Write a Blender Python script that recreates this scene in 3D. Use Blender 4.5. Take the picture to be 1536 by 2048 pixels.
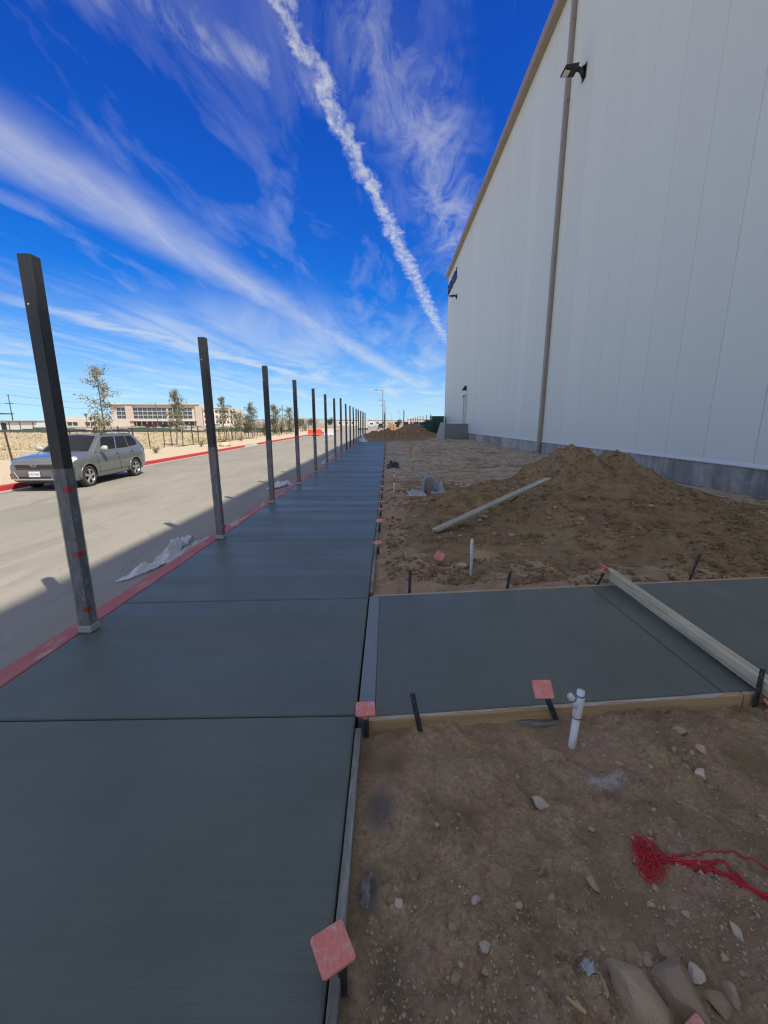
import bpy, bmesh, math, random
import numpy as np
from mathutils import Vector, Matrix, Euler
R = math.radians
random.seed(7)
rng = np.random.default_rng(11)
for o in list(bpy.data.objects):
    bpy.data.objects.remove(o)
S = bpy.context.scene
COL = S.collection

# ------------------------------------------------------------------ camera
CAM_H = 1.8
cd = bpy.data.cameras.new('camera')
cd.sensor_fit = 'HORIZONTAL'
cd.sensor_width = 36.0
cd.lens = 36.0 * 815.0 / 1536.0
cd.clip_start = 0.05
cd.clip_end = 30000
cam = bpy.data.objects.new('camera', cd)
COL.objects.link(cam)
cam.location = (0, 0, CAM_H)
cam.rotation_euler = (R(90 - 12.32), 0, R(0.412))
S.camera = cam

# ------------------------------------------------------------------ sun, sky, exposure
SUN = Vector((0.543, -0.50, 1.0)).normalized()
elev = math.asin(SUN.z)
azim = math.atan2(SUN.x, SUN.y)
sd = bpy.data.lights.new('sun', 'SUN')
sd.energy = 3.0
sd.angle = R(0.53)
sd.color = (1.0, 0.975, 0.95)
sun = bpy.data.objects.new('sun', sd)
COL.objects.link(sun)
sun.rotation_euler = SUN.to_track_quat('Z', 'Y').to_euler()
sun.location = (40, -40, 80)

S.view_settings.view_transform = 'Standard'
S.view_settings.look = 'None'
S.view_settings.gamma = 1.0
S.view_settings.use_curve_mapping = False
S.view_settings.exposure = 0.70
S.view_settings.use_white_balance = True
S.view_settings.white_balance_temperature = 7600
S.view_settings.white_balance_tint = 10
S.cycles.use_adaptive_sampling = True
S.cycles.adaptive_threshold = 0.02
S.cycles.use_denoising = True
S.cycles.filter_width = 1.25
S.cycles.max_bounces = 5
S.cycles.diffuse_bounces = 3
S.cycles.glossy_bounces = 3
S.cycles.transparent_max_bounces = 8

W = bpy.data.worlds.new('World')
S.world = W
W.use_nodes = True


class NB:
    """small node builder"""
    def __init__(s, tree):
        s.t = tree
        s.N = tree.nodes
        s.L = tree.links

    def n(s, typ, **kw):
        nd = s.N.new(typ)
        for k, v in kw.items():
            setattr(nd, k, v)
        return nd

    def set(s, sock, v):
        if hasattr(v, 'is_output') or isinstance(v, bpy.types.NodeSocket):
            s.L.new(v, sock)
        else:
            sock.default_value = v

    def m(s, op, a, b=0.0, c=None, clamp=False):
        nd = s.n('ShaderNodeMath', operation=op, use_clamp=clamp)
        s.set(nd.inputs[0], a)
        s.set(nd.inputs[1], b)
        if c is not None:
            s.set(nd.inputs[2], c)
        return nd.outputs[0]

    def ss(s, v, lo, hi):
        nd = s.n('ShaderNodeMapRange', interpolation_type='SMOOTHSTEP')
        s.set(nd.inputs['Value'], v)
        s.set(nd.inputs['From Min'], lo)
        s.set(nd.inputs['From Max'], hi)
        return nd.outputs[0]

    def mr(s, v, lo, hi, a, b):
        nd = s.n('ShaderNodeMapRange')
        s.set(nd.inputs['Value'], v)
        for k, q in zip(('From Min', 'From Max', 'To Min', 'To Max'), (lo, hi, a, b)):
            nd.inputs[k].default_value = q
        return nd.outputs[0]

    def noise(s, vec, scale, detail=4, rough=0.55, dist=0.0):
        nd = s.n('ShaderNodeTexNoise')
        if vec is not None:
            s.L.new(vec, nd.inputs['Vector'])
        nd.inputs['Scale'].default_value = scale
        nd.inputs['Detail'].default_value = detail
        nd.inputs['Roughness'].default_value = rough
        nd.inputs['Distortion'].default_value = dist
        return nd.outputs[0]

    def mapv(s, vec, sc=(1, 1, 1), rot=(0, 0, 0), loc=(0, 0, 0)):
        nd = s.n('ShaderNodeMapping')
        s.L.new(vec, nd.inputs[0])
        nd.inputs['Scale'].default_value = sc
        nd.inputs['Rotation'].default_value = rot
        nd.inputs['Location'].default_value = loc
        return nd.outputs[0]

    def mix(s, f, a, b):
        nd = s.n('ShaderNodeMix', data_type='RGBA')
        s.set(nd.inputs[0], f)
        s.set(nd.inputs[6], a if not isinstance(a, tuple) else (*a[:3], 1))
        s.set(nd.inputs[7], b if not isinstance(b, tuple) else (*b[:3], 1))
        return nd.outputs[2]

    def ramp(s, v, stops):
        nd = s.n('ShaderNodeValToRGB')
        s.L.new(v, nd.inputs[0])
        e = nd.color_ramp.elements
        while len(e) < len(stops):
            e.new(0.5)
        for q, (p, c) in zip(e, stops):
            q.position = p
            q.color = (*c, 1)
        return nd.outputs[0]

    def bump(s, h, strength=0.5, dist=0.01, normal=None):
        nd = s.n('ShaderNodeBump')
        s.L.new(h, nd.inputs['Height'])
        nd.inputs['Strength'].default_value = strength
        nd.inputs['Distance'].default_value = dist
        if normal is not None:
            s.L.new(normal, nd.inputs['Normal'])
        return nd.outputs[0]


def build_world():
    b = NB(W.node_tree)
    b.N.clear()
    out = b.n('ShaderNodeOutputWorld')
    bg = b.n('ShaderNodeBackground')
    b.L.new(bg.outputs[0], out.inputs[0])
    bg.inputs[1].default_value = 0.15
    sky = b.n('ShaderNodeTexSky', sky_type='NISHITA')
    sky.sun_disc = False
    sky.sun_elevation = elev
    sky.sun_rotation = azim
    sky.altitude = 800
    sky.air_density = 1.0
    sky.dust_density = 0.0
    sky.ozone_density = 3.0
    tc = b.n('ShaderNodeTexCoord')
    sep = b.n('ShaderNodeSeparateXYZ')
    b.L.new(tc.outputs['Generated'], sep.inputs[0])
    x, y, z = sep.outputs
    zc = b.m('MAXIMUM', z, 0.02)
    u = b.m('DIVIDE', x, zc)
    v = b.m('DIVIDE', y, zc)
    cv = b.n('ShaderNodeCombineXYZ')
    b.L.new(u, cv.inputs[0])
    b.L.new(v, cv.inputs[1])
    uv = cv.outputs[0]
    # ---- clouds lie on a plane high above: uv = plane coordinates
    warp = b.noise(b.mapv(uv, (1.6, 1.6, 1)), 1.0, 2, 0.5)
    warpf = b.noise(b.mapv(uv, (7, 7, 1)), 1.0, 2, 0.6)

    def line(pts_dir, through, width_in, width_out, wamt=0.0, wf=0.0):
        dx, dy = pts_dir
        l = math.hypot(dx, dy)
        nx, ny = -dy / l, dx / l
        d = b.m('ADD', b.m('MULTIPLY', u, nx), b.m('MULTIPLY', v, ny))
        d = b.m('SUBTRACT', d, through[0] * nx + through[1] * ny)
        if wamt:
            d = b.m('ADD', d, b.m('MULTIPLY', b.m('SUBTRACT', warp, 0.5), wamt))
        if wf:
            d = b.m('ADD', d, b.m('MULTIPLY', b.m('SUBTRACT', warpf, 0.5), wf))
        return b.m('SUBTRACT', 1.0, b.ss(b.m('ABSOLUTE', d), width_in, width_out))

    def along(v_, a0, a1, b1, b0):
        return b.m('MULTIPLY', b.ss(v_, a0, a1), b.m('SUBTRACT', 1.0, b.ss(v_, b1, b0)))

    # streaky cirrus texture, streaks run along the wide band
    ang = math.atan2(4.3, 1.1)
    st = b.noise(b.mapv(uv, (1.5, 0.42, 1), (0, 0, -(ang - R(90)))), 2.2, 5, 0.60, 0.5)
    st2 = b.noise(b.mapv(uv, (5.0, 1.2, 1), (0, 0, -(ang - R(90) - 0.35))), 2.0, 4, 0.65, 0.7)
    curl = b.noise(b.mapv(uv, (4.2, 1.9, 1), (0, 0, R(-24))), 1.7, 6, 0.66, 0.7)
    # 1 wide band
    band = line((0.65, 2.9), (-1.10, 3.05), 0.0, 0.34, 0.16, 0.05)
    band = b.m('MULTIPLY', band, b.mr(st, 0.28, 0.62, 0.55, 1.0))
    band = b.m('MULTIPLY', band, b.mr(st2, 0.25, 0.7, 0.68, 1.0))
    band = b.m('MULTIPLY', band, b.m('SUBTRACT', 1.0, b.ss(v, 9.0, 16.0)))
    band = b.m('MULTIPLY', band, 0.44)
    # 2 contrail, slightly bent: line pieces share a curve u = f(v)
    cu = b.m('MULTIPLY_ADD', v, 0.235, -0.548)
    tw = b.noise(b.mapv(uv, (8, 5, 1)), 1.0, 3, 0.6)
    d = b.m('SUBTRACT', u, cu)
    d = b.m('ADD', d, b.m('MULTIPLY', b.m('SUBTRACT', tw, 0.5), 0.13))
    d = b.m('ADD', d, b.m('MULTIPLY', b.m('SUBTRACT', b.noise(b.mapv(uv, (30, 22, 1)), 1.0, 3, 0.7), 0.5), 0.075))
    trail = b.m('SUBTRACT', 1.0, b.ss(b.m('ABSOLUTE', d), 0.0, b.m('MULTIPLY_ADD', v, 0.016, 0.020)))
    trail = b.m('MULTIPLY', trail, b.mr(b.noise(b.mapv(uv, (26, 13, 1)), 1.0, 4, 0.7, 0.4), 0.34, 0.62, 0.30, 1.0))
    trail = b.m('MULTIPLY', trail, b.m('SUBTRACT', 1.0, b.ss(v, 4.6, 6.5)))
    trail = b.m('MULTIPLY', trail, 0.58)
    # 3 wisps left of the trail at the top
    w2 = line((0.43, 0.30), (-0.42, 1.36), 0.0, 0.13, 0.18, 0.10)
    w2 = b.m('MULTIPLY', w2, along(u, -0.95, -0.6, -0.24, -0.12))
    w2 = b.m('MULTIPLY', w2, b.mr(curl, 0.40, 0.72, 0.0, 0.42))
    # 4 ragged patch right of the trail
    w3 = line((0.36, 1.1), (0.16, 1.80), 0.0, 0.26, 0.25, 0.2)
    w3 = b.m('MULTIPLY', w3, b.mr(curl, 0.40, 0.72, 0.03, 0.40))
    w3 = b.m('MULTIPLY', w3, along(v, 0.9, 1.5, 2.9, 4.5))
    # 5 low streaks toward the horizon
    lowt = b.noise(b.mapv(uv, (0.50, 0.16, 1), (0, 0, R(28))), 1.7, 5, 0.6, 0.6)
    low = b.m('MULTIPLY', b.mr(lowt, 0.46, 0.76, 0.0, 0.52), b.ss(v, 2.9, 4.6))
    low2 = line((0.9, 4.2), (-2.70, 5.6), 0.0, 0.35, 0.8, 0.15)
    low2 = b.m('MULTIPLY', low2, along(v, 2.9, 4.5, 8.5, 12.0))
    low = b.m('MAXIMUM', low, b.m('MULTIPLY', low2, 0.42))
    # thin cirrus, with a denser unseen sheet added overhead and behind to lift shade
    cirrus_fill = b.m('MAXIMUM', b.mr(st, 0.50, 0.75, 0.0, 0.18), b.m('MULTIPLY', b.mr(st, 0.36, 0.62, 0.18, 0.60), b.m('SUBTRACT', 1.0, b.ss(v, 0.75, 1.15))))
    c = b.m('MAXIMUM', band, trail)
    c = b.m('MAXIMUM', c, w2)
    c = b.m('MAXIMUM', c, w3)
    c = b.m('MAXIMUM', c, low)
    c = b.m('MAXIMUM', c, cirrus_fill)
    c = b.m('MULTIPLY', c, b.ss(z, 0.015, 0.07))
    # film-like shoulder per channel over the whole sky, then a little saturation
    sp = b.n('ShaderNodeSeparateColor')
    b.L.new(sky.outputs[0], sp.inputs[0])
    cc = b.n('ShaderNodeCombineColor')
    for i, (kk, gain, pw) in enumerate(((7.0, 0.55, 1.10), (7.8, 0.470, 1.30), (7.5, 0.84, 1.20))):
        ch = sp.outputs[i]
        b.L.new(b.m('DIVIDE', b.m('MULTIPLY', b.m('POWER', ch, pw), gain), b.m('ADD', 1.0, b.m('POWER', b.m('DIVIDE', ch, kk), 1.5))), cc.inputs[i])
    hs = b.n('ShaderNodeHueSaturation')
    hs.inputs['Saturation'].default_value = 1.30
    b.L.new(cc.outputs[0], hs.inputs['Color'])
    col = b.mix(c, hs.outputs[0], (3.55, 3.85, 3.8))
    b.L.new(col, bg.inputs[0])


build_world()
W.cycles.sampling_method = 'MANUAL'
W.cycles.sample_map_resolution = 512

# ------------------------------------------------------------------ materials
MATS = {}


def mat(name, fn=None, color=(0.5, 0.5, 0.5), rough=0.6, metal=0.0, spec=0.5):
    if name in MATS:
        return MATS[name]
    m_ = bpy.data.materials.new(name)
    m_.use_nodes = True
    b = NB(m_.node_tree)
    p = b.N['Principled BSDF']
    p.inputs['Base Color'].default_value = (*color, 1)
    p.inputs['Roughness'].default_value = rough
    p.inputs['Metallic'].default_value = metal
    p.inputs['Specular IOR Level'].default_value = spec
    b.p = p
    b.pos = None
    if fn:
        g = b.n('ShaderNodeNewGeometry')
        b.pos = g.outputs['Position']
        tcn = b.n('ShaderNodeTexCoord')
        b.obj = tcn.outputs['Object']
        b.rnd = b.n('ShaderNodeObjectInfo').outputs['Random']
        fn(b)
    MATS[name] = m_
    return m_


def wire(b, col=None, rough=None, normal=None):
    if col is not None:
        b.L.new(col, b.p.inputs['Base Color'])
    if rough is not None:
        b.L.new(rough, b.p.inputs['Roughness'])
    if normal is not None:
        b.L.new(normal, b.p.inputs['Normal'])


def m_concrete(axis, dark=(0.124, 0.144, 0.106), light=(0.172, 0.194, 0.146)):
    def fn(b):
        sc = (2.2, 190, 1) if axis == 'y' else (190, 2.2, 1)
        broom = b.noise(b.mapv(b.pos, sc), 1.0, 4, 0.62)
        sc2 = (0.6, 34, 1) if axis == 'y' else (34, 0.6, 1)
        broom2 = b.noise(b.mapv(b.pos, sc2), 1.0, 3, 0.6)
        sc3 = (0.22, 2.1, 1) if axis == 'y' else (2.1, 0.3, 1)
        wet = b.noise(b.mapv(b.pos, sc3), 1.0, 4, 0.55, 0.5)
        blot = b.noise(b.pos, 1.3, 5, 0.6)
        f = b.m('ADD', b.m('MULTIPLY', blot, 0.60), b.m('MULTIPLY', broom2, 0.15))
        f = b.m('ADD', f, b.m('MULTIPLY', wet, 0.25))
        col = b.mix(b.ss(f, 0.34, 0.66), dark, light)
        col = b.mix(b.mr(broom, 0.38, 0.66, 0.0, 0.22), col, (0.06, 0.068, 0.06))
        grain = b.noise(b.pos, 420, 2, 0.6)
        col = b.mix(b.mr(grain, 0.3, 0.7, 0.0, 0.5), col, (0.045, 0.052, 0.045))
        rough = b.mr(wet, 0.35, 0.65, 0.34, 0.56)
        h = b.m('ADD', b.m('MULTIPLY', broom, 0.8), b.m('MULTIPLY', grain, 0.45))
        h = b.m('ADD', h, b.m('MULTIPLY', broom2, 0.5))
        wire(b, col, rough, b.bump(h, 0.55, 0.004))
    return fn


M_WALK = mat('wet_broomed_concrete', m_concrete('y'))
M_WALKX = mat('wet_broomed_concrete_cross', m_concrete('x', (0.124, 0.142, 0.104), (0.162, 0.182, 0.136)))
M_TROWEL = mat('trowelled_concrete', m_concrete('y', (0.24, 0.26, 0.26), (0.28, 0.30, 0.30)))
M_BED = mat('joint_bed', lambda b: wire(b, b.mix(b.noise(b.pos, 30), (0.012, 0.013, 0.014), (0.03, 0.03, 0.032))), rough=0.9)


def f_dirt(base, hi, lo, bumpk=1.0, stains=()):
    def fn(b):
        big = b.noise(b.pos, 0.55, 5, 0.6, 0.4)
        mid = b.noise(b.pos, 3.4, 6, 0.62, 0.5)
        fine = b.noise(b.pos, 46, 6, 0.7)
        grit = b.noise(b.pos, 190, 3, 0.65)
        col = b.mix(b.ss(big, 0.34, 0.66), base, hi)
        hue = b.noise(b.mapv(b.pos, (1, 1, 1), (0, 0, 0), (7.3, 2.1, 0)), 1.9, 3, 0.55, 0.8)
        col = b.mix(b.ss(hue, 0.40, 0.62), col, (base[0] * 0.92, base[1] * 0.86, base[2] * 1.0))
        col = b.mix(b.ss(mid, 0.42, 0.66), col, lo)
        col = b.mix(b.mr(fine, 0.38, 0.66, 0.0, 0.9), col, lo)
        col = b.mix(b.ss(grit, 0.60, 0.74), col, (0.46, 0.38, 0.28))
        if stains:
            sepx = b.n('ShaderNodeSeparateXYZ')
            b.L.new(b.pos, sepx.inputs[0])
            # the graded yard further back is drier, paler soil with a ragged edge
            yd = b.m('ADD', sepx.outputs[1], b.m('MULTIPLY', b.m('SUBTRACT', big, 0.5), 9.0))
            rut_shade = b.noise(b.mapv(b.pos, (0.22, 1.7, 1), (0, 0, R(-20))), 1.0, 5, 0.6, 0.9)
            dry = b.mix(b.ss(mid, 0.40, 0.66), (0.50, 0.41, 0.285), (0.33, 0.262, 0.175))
            dry = b.mix(b.m('MULTIPLY', b.ss(rut_shade, 0.52, 0.64), 0.8), dry, (0.185, 0.142, 0.092))  # shading of the ruts painted into the soil colour as dark streaks
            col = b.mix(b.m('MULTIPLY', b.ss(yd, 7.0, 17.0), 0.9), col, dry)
            for (sx_, sy_, rx_, ry_, cc_, amt) in stains:
                ex = b.m('DIVIDE', b.m('SUBTRACT', sepx.outputs[0], sx_), rx_)
                ey = b.m('DIVIDE', b.m('SUBTRACT', sepx.outputs[1], sy_), ry_)
                e = b.m('SQRT', b.m('ADD', b.m('MULTIPLY', ex, ex), b.m('MULTIPLY', ey, ey)))
                e = b.m('ADD', e, b.m('MULTIPLY', b.m('SUBTRACT', fine, 0.5), 1.1))
                col = b.mix(b.m('MULTIPLY', b.m('SUBTRACT', 1.0, b.ss(e, 0.15, 1.0)), amt), col, cc_)
        h = b.m('ADD', b.m('MULTIPLY', fine, 1.0), b.m('MULTIPLY', grit, 0.35))
        h = b.m('ADD', h, b.m('MULTIPLY', mid, 2.0))
        wire(b, col, None, b.bump(h, 1.0 * bumpk, 0.022))
    return fn


STAINS = [(1.19, 1.86, 0.14, 0.07, (0.60, 0.59, 0.55), 0.8), (-0.03, 1.66, 0.10, 0.16, (0.17, 0.16, 0.14), 0.85), (-0.07, 1.30, 0.07, 0.13, (0.16, 0.155, 0.135), 0.9), (0.99, 2.27, 0.22, 0.05, (0.13, 0.125, 0.11), 0.9),
          (0.62, 10.1, 0.36, 0.22, (0.50, 0.06, 0.07), 0.85), (0.05, 1.95, 0.10, 0.10, (0.25, 0.16, 0.09), 0.7), (0.02, 1.02, 0.09, 0.15, (0.2, 0.16, 0.11), 0.7)]
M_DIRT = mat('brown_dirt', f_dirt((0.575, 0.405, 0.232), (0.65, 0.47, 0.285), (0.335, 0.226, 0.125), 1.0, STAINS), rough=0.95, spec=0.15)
M_PILE = mat('excavated_dirt', f_dirt((0.395, 0.268, 0.138), (0.46, 0.322, 0.170), (0.215, 0.138, 0.068)), rough=0.95, spec=0.12)


def f_stone(c0, c1):
    def fn(b):
        n = b.noise(b.obj, 9, 5, 0.65)
        col = b.mix(n, c0, c1)
        hs = b.n('ShaderNodeHueSaturation')
        b.L.new(col, hs.inputs['Color'])
        b.L.new(b.mr(b.rnd, 0, 1, 0.75, 1.3), hs.inputs['Value'])
        wire(b, hs.outputs[0], None, b.bump(b.noise(b.obj, 5, 5, 0.65), 0.5, 0.05))
    return fn


M_STONE = mat('field_stone', f_stone((0.37, 0.26, 0.16), (0.55, 0.405, 0.265)), rough=0.9, spec=0.2)
M_STONE_PALE = mat('pale_stone', f_stone((0.52, 0.42, 0.29), (0.72, 0.61, 0.46)), rough=0.85, spec=0.25)
M_PEB = mat('pebble_mix', lambda b: wire(b, b.mix(b.noise(b.pos, 40, 2), (0.26, 0.18, 0.105), (0.56, 0.425, 0.29))), rough=0.9, spec=0.2)


def f_asphalt(b):
    big = b.noise(b.mapv(b.pos, (0.35, 0.13, 1)), 1.0, 6, 0.62, 0.8)
    dust = b.noise(b.mapv(b.pos, (1.4, 0.28, 1)), 1.0, 7, 0.66, 1.2)
    grit = b.noise(b.pos, 160, 3, 0.7)
    ag = b.noise(b.pos, 55, 3, 0.6)
    col = b.mix(b.ss(big, 0.35, 0.65), (0.300, 0.284, 0.232), (0.362, 0.340, 0.278))
    col = b.mix(b.mr(dust, 0.48, 0.72, 0.0, 0.5), col, (0.46, 0.42, 0.345))
    tar = b.noise(b.mapv(b.pos, (0.9, 0.16, 1), (0, 0, 0), (3.1, 0, 0)), 1.0, 6, 0.65, 1.0)
    col = b.mix(b.mr(tar, 0.55, 0.68, 0.0, 0.45), col, (0.19, 0.182, 0.165))
    vor = b.n('ShaderNodeTexVoronoi', feature='DISTANCE_TO_EDGE')
    b.L.new(b.mapv(b.pos, (0.22, 0.13, 1)), vor.inputs['Vector'])
    crk = b.m('ADD', vor.outputs['Distance'], b.m('MULTIPLY', b.m('SUBTRACT', b.noise(b.pos, 1.3, 5, 0.7), 0.5), 0.10))
    col = b.mix(b.m('MULTIPLY', b.m('SUBTRACT', 1.0, b.ss(b.m('ABSOLUTE', crk), 0.0, 0.006)), 0.45), col, (0.10, 0.095, 0.085))
    col = b.mix(b.mr(grit, 0.42, 0.70, 0.0, 0.7), col, (0.15, 0.143, 0.13))
    col = b.mix(b.ss(ag, 0.66, 0.76), col, (0.42, 0.40, 0.36))
    wire(b, col, None, b.bump(b.m('ADD', grit, ag), 0.5, 0.004))


M_ROAD = mat('dusty_asphalt', f_asphalt, rough=0.88, spec=0.25)


def f_paint_kerb(red, worn):
    def fn(b):
        n = b.noise(b.mapv(b.pos, (7, 1.3, 7)), 1.0, 7, 0.68, 0.5)
        n2 = b.noise(b.pos, 60, 4, 0.7)
        f = b.ss(b.m('ADD', n, b.m('MULTIPLY', b.m('SUBTRACT', n2, 0.5), 0.3)), 0.56 - worn, 0.70 - worn)
        col = b.mix(f, red, (0.50, 0.44, 0.38))
        col = b.mix(b.mr(n2, 0.4, 0.7, 0, 0.3), col, (0.26, 0.13, 0.11))
        wire(b, col, None, b.bump(n2, 0.4, 0.004))
    return fn


M_KERB_NEAR = mat('worn_red_kerb', f_paint_kerb((0.50, 0.14, 0.13), 0.04), rough=0.8)
M_KERB_FAR = mat('red_kerb', f_paint_kerb((0.52, 0.035, 0.04), -0.10), rough=0.75)
M_GUTTER = mat('gutter_concrete', lambda b: wire(b, b.mix(b.noise(b.pos, 2.5, 6, 0.65), (0.34, 0.315, 0.27), (0.47, 0.44, 0.385)), None, b.bump(b.noise(b.pos, 60, 4), 0.3, 0.005)), rough=0.9)


def f_verge(b):
    n = b.noise(b.pos, 0.8, 5, 0.6)
    g = b.noise(b.pos, 24, 5, 0.75)
    col = b.mix(n, (0.60, 0.49, 0.34), (0.70, 0.58, 0.42))
    col = b.mix(b.ss(g, 0.42, 0.72), col, (0.34, 0.27, 0.18))
    wire(b, col, None, b.bump(g, 0.8, 0.03))


M_VERGE = mat('tan_gravel', f_verge, rough=0.95, spec=0.15)


def f_field(b):
    n = b.noise(b.pos, 0.22, 6, 0.65, 0.5)
    g = b.noise(b.pos, 3.0, 6, 0.7)
    col = b.mix(b.ss(n, 0.35, 0.65), (0.48, 0.405, 0.265), (0.58, 0.495, 0.335))
    col = b.mix(b.ss(g, 0.46, 0.66), col, (0.24, 0.19, 0.105))
    wire(b, col, None, b.bump(g, 0.8, 0.08))


M_FIELD = mat('dry_field', f_field, rough=0.95, spec=0.1)
M_GRASS = mat('dry_grass', lambda b: wire(b, b.mix(b.noise(b.pos, 0.7, 4), (0.44, 0.365, 0.215), (0.62, 0.525, 0.345))), rough=0.9, spec=0.1)


def f_desert(b):
    n = b.noise(b.pos, 0.012, 7, 0.65, 0.5)
    g = b.noise(b.pos, 0.3, 6, 0.7)
    col = b.mix(b.ss(n, 0.38, 0.62), (0.31, 0.255, 0.175), (0.40, 0.335, 0.235))
    col = b.mix(b.ss(g, 0.48, 0.7), col, (0.20, 0.175, 0.11))
    wire(b, col)


M_DESERT = mat('desert_ground', f_desert, rough=0.95, spec=0.1)
M_HILL = mat('far_hill', lambda b: wire(b, b.mix(b.noise(b.pos, 0.002, 6), (0.30, 0.29, 0.29), (0.38, 0.36, 0.35))), rough=1, spec=0.0)


def f_wallpanel(b):
    sepn = b.n('ShaderNodeSeparateXYZ')
    b.L.new(b.pos, sepn.inputs[0])
    w = b.n('ShaderNodeTexWave', wave_type='BANDS', bands_direction='Y')
    b.L.new(b.pos, w.inputs['Vector'])
    w.inputs['Scale'].default_value = 2.98
    n = b.noise(b.mapv(b.pos, (1, 1.2, 0.16)), 1.0, 5, 0.6)
    emb = b.noise(b.mapv(b.pos, (1, 34, 34)), 1.0, 3, 0.6)
    col = b.mix(n, (0.67, 0.715, 0.66), (0.715, 0.76, 0.70))
    hs = b.n('ShaderNodeHueSaturation')
    b.L.new(col, hs.inputs['Color'])
    b.L.new(b.mr(b.rnd, 0, 1, 0.975, 1.02), hs.inputs['Value'])
    h = b.m('ADD', b.m('MULTIPLY', w.outputs[0], 1.0), b.m('MULTIPLY', emb, 0.2))
    oil = b.noise(b.mapv(b.pos, (1, 0.9, 0.25)), 1.0, 2, 0.5)
    wire(b, hs.outputs[0], None, b.bump(h, 0.28, 0.006, b.bump(oil, 0.25, 0.05)))


M_PANEL = mat('white_insulated_panel', f_wallpanel, rough=0.5, spec=0.35)


def f_stem(b):
    streak = b.noise(b.mapv(b.pos, (1, 2.6, 0.25)), 1.0, 6, 0.65, 0.6)
    bl = b.noise(b.pos, 1.8, 6, 0.65, 0.6)
    f = b.m('ADD', b.m('MULTIPLY', streak, 0.55), b.m('MULTIPLY', bl, 0.45))
    f = b.m('ADD', f, b.mr(b.rnd, 0, 1, -0.09, 0.09))
    col = b.ramp(f, [(0.34, (0.20, 0.20, 0.19)), (0.5, (0.36, 0.355, 0.335)), (0.62, (0.53, 0.51, 0.47))])
    wire(b, col, None, b.bump(b.noise(b.pos, 30, 5, 0.6), 0.3, 0.006))


M_STEM = mat('stained_stem_concrete', f_stem, rough=0.85, spec=0.3)
M_FLASH = mat('white_flashing', lambda b: wire(b, b.mix(b.noise(b.pos, 3), (0.62, 0.62, 0.61), (0.68, 0.68, 0.67))), rough=0.4)
M_TAUPE = mat('taupe_trim', lambda b: wire(b, b.mix(b.noise(b.pos, 2.0, 4), (0.29, 0.235, 0.19), (0.345, 0.285, 0.235))), rough=0.45)
M_BLACK = mat('black_powder_coat', lambda b: wire(b, b.mix(b.noise(b.pos, 12, 5, 0.6), (0.020, 0.022, 0.025), (0.036, 0.039, 0.043)), b.mr(b.noise(b.pos, 7, 4), 0.3, 0.7, 0.30, 0.5), b.bump(b.noise(b.pos, 240, 2), 0.12, 0.002)), rough=0.38)
M_LAMPBLK = mat('lamp_black', lambda b: wire(b, b.mix(b.noise(b.obj, 6), (0.012, 0.012, 0.013), (0.022, 0.022, 0.024))), rough=0.45)
M_LENS = mat('lamp_lens', lambda b: wire(b, b.mix(b.noise(b.obj, 30), (0.62, 0.59, 0.53), (0.70, 0.68, 0.62))), rough=0.3)
M_RED = mat('red_tape', lambda b: wire(b, b.mix(b.noise(b.obj, 20), (0.50, 0.02, 0.025), (0.60, 0.04, 0.04))), rough=0.35)
M_COLLAR = mat('foam_collar', lambda b: wire(b, b.mix(b.noise(b.pos, 25, 5), (0.30, 0.30, 0.28), (0.46, 0.46, 0.43)), None, b.bump(b.noise(b.pos, 60), 0.5, 0.004)), rough=0.8)


def f_plastic(alpha, c0, c1, sc):
    def fn(b):
        n = b.noise(b.mapv(b.pos, sc), 1.0, 6, 0.62, 1.3)
        col = b.mix(n, c0, c1)
        wire(b, col, None, b.bump(n, 0.9, 0.02))
        tr = b.n('ShaderNodeBsdfTransparent')
        mx = b.n('ShaderNodeMixShader')
        b.L.new(b.mr(n, 0.3, 0.7, alpha - 0.12, alpha + 0.12), mx.inputs[0])
        b.L.new(tr.outputs[0], mx.inputs[1])
        b.L.new(b.p.outputs[0], mx.inputs[2])
        o = [q for q in b.N if q.type == 'OUTPUT_MATERIAL'][0]
        b.L.new(mx.outputs[0], o.inputs[0])
    return fn


M_WRAP = mat('plastic_wrap', f_plastic(0.40, (0.34, 0.36, 0.38), (0.52, 0.54, 0.56), (14, 14, 5)), rough=0.25)
M_SHEET = mat('plastic_sheet', f_plastic(0.72, (0.74, 0.76, 0.76), (0.88, 0.89, 0.89), (9, 6, 9)), rough=0.35)


def f_wood(c0, c1, axis, grey=0.0):
    def fn(b):
        sc = {'x': (0.9, 22, 22), 'y': (22, 0.9, 22)}[axis]
        g = b.noise(b.mapv(b.obj, sc), 1.0, 6, 0.65, 0.8)
        st = b.noise(b.obj, 4.0, 5, 0.6)
        col = b.mix(b.ss(g, 0.3, 0.7), c0, c1)
        col = b.mix(b.mr(st, 0.45, 0.7, 0.0, grey), col, (0.33, 0.32, 0.29))
        wire(b, col, None, b.bump(g, 0.5, 0.005))
    return fn


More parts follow.
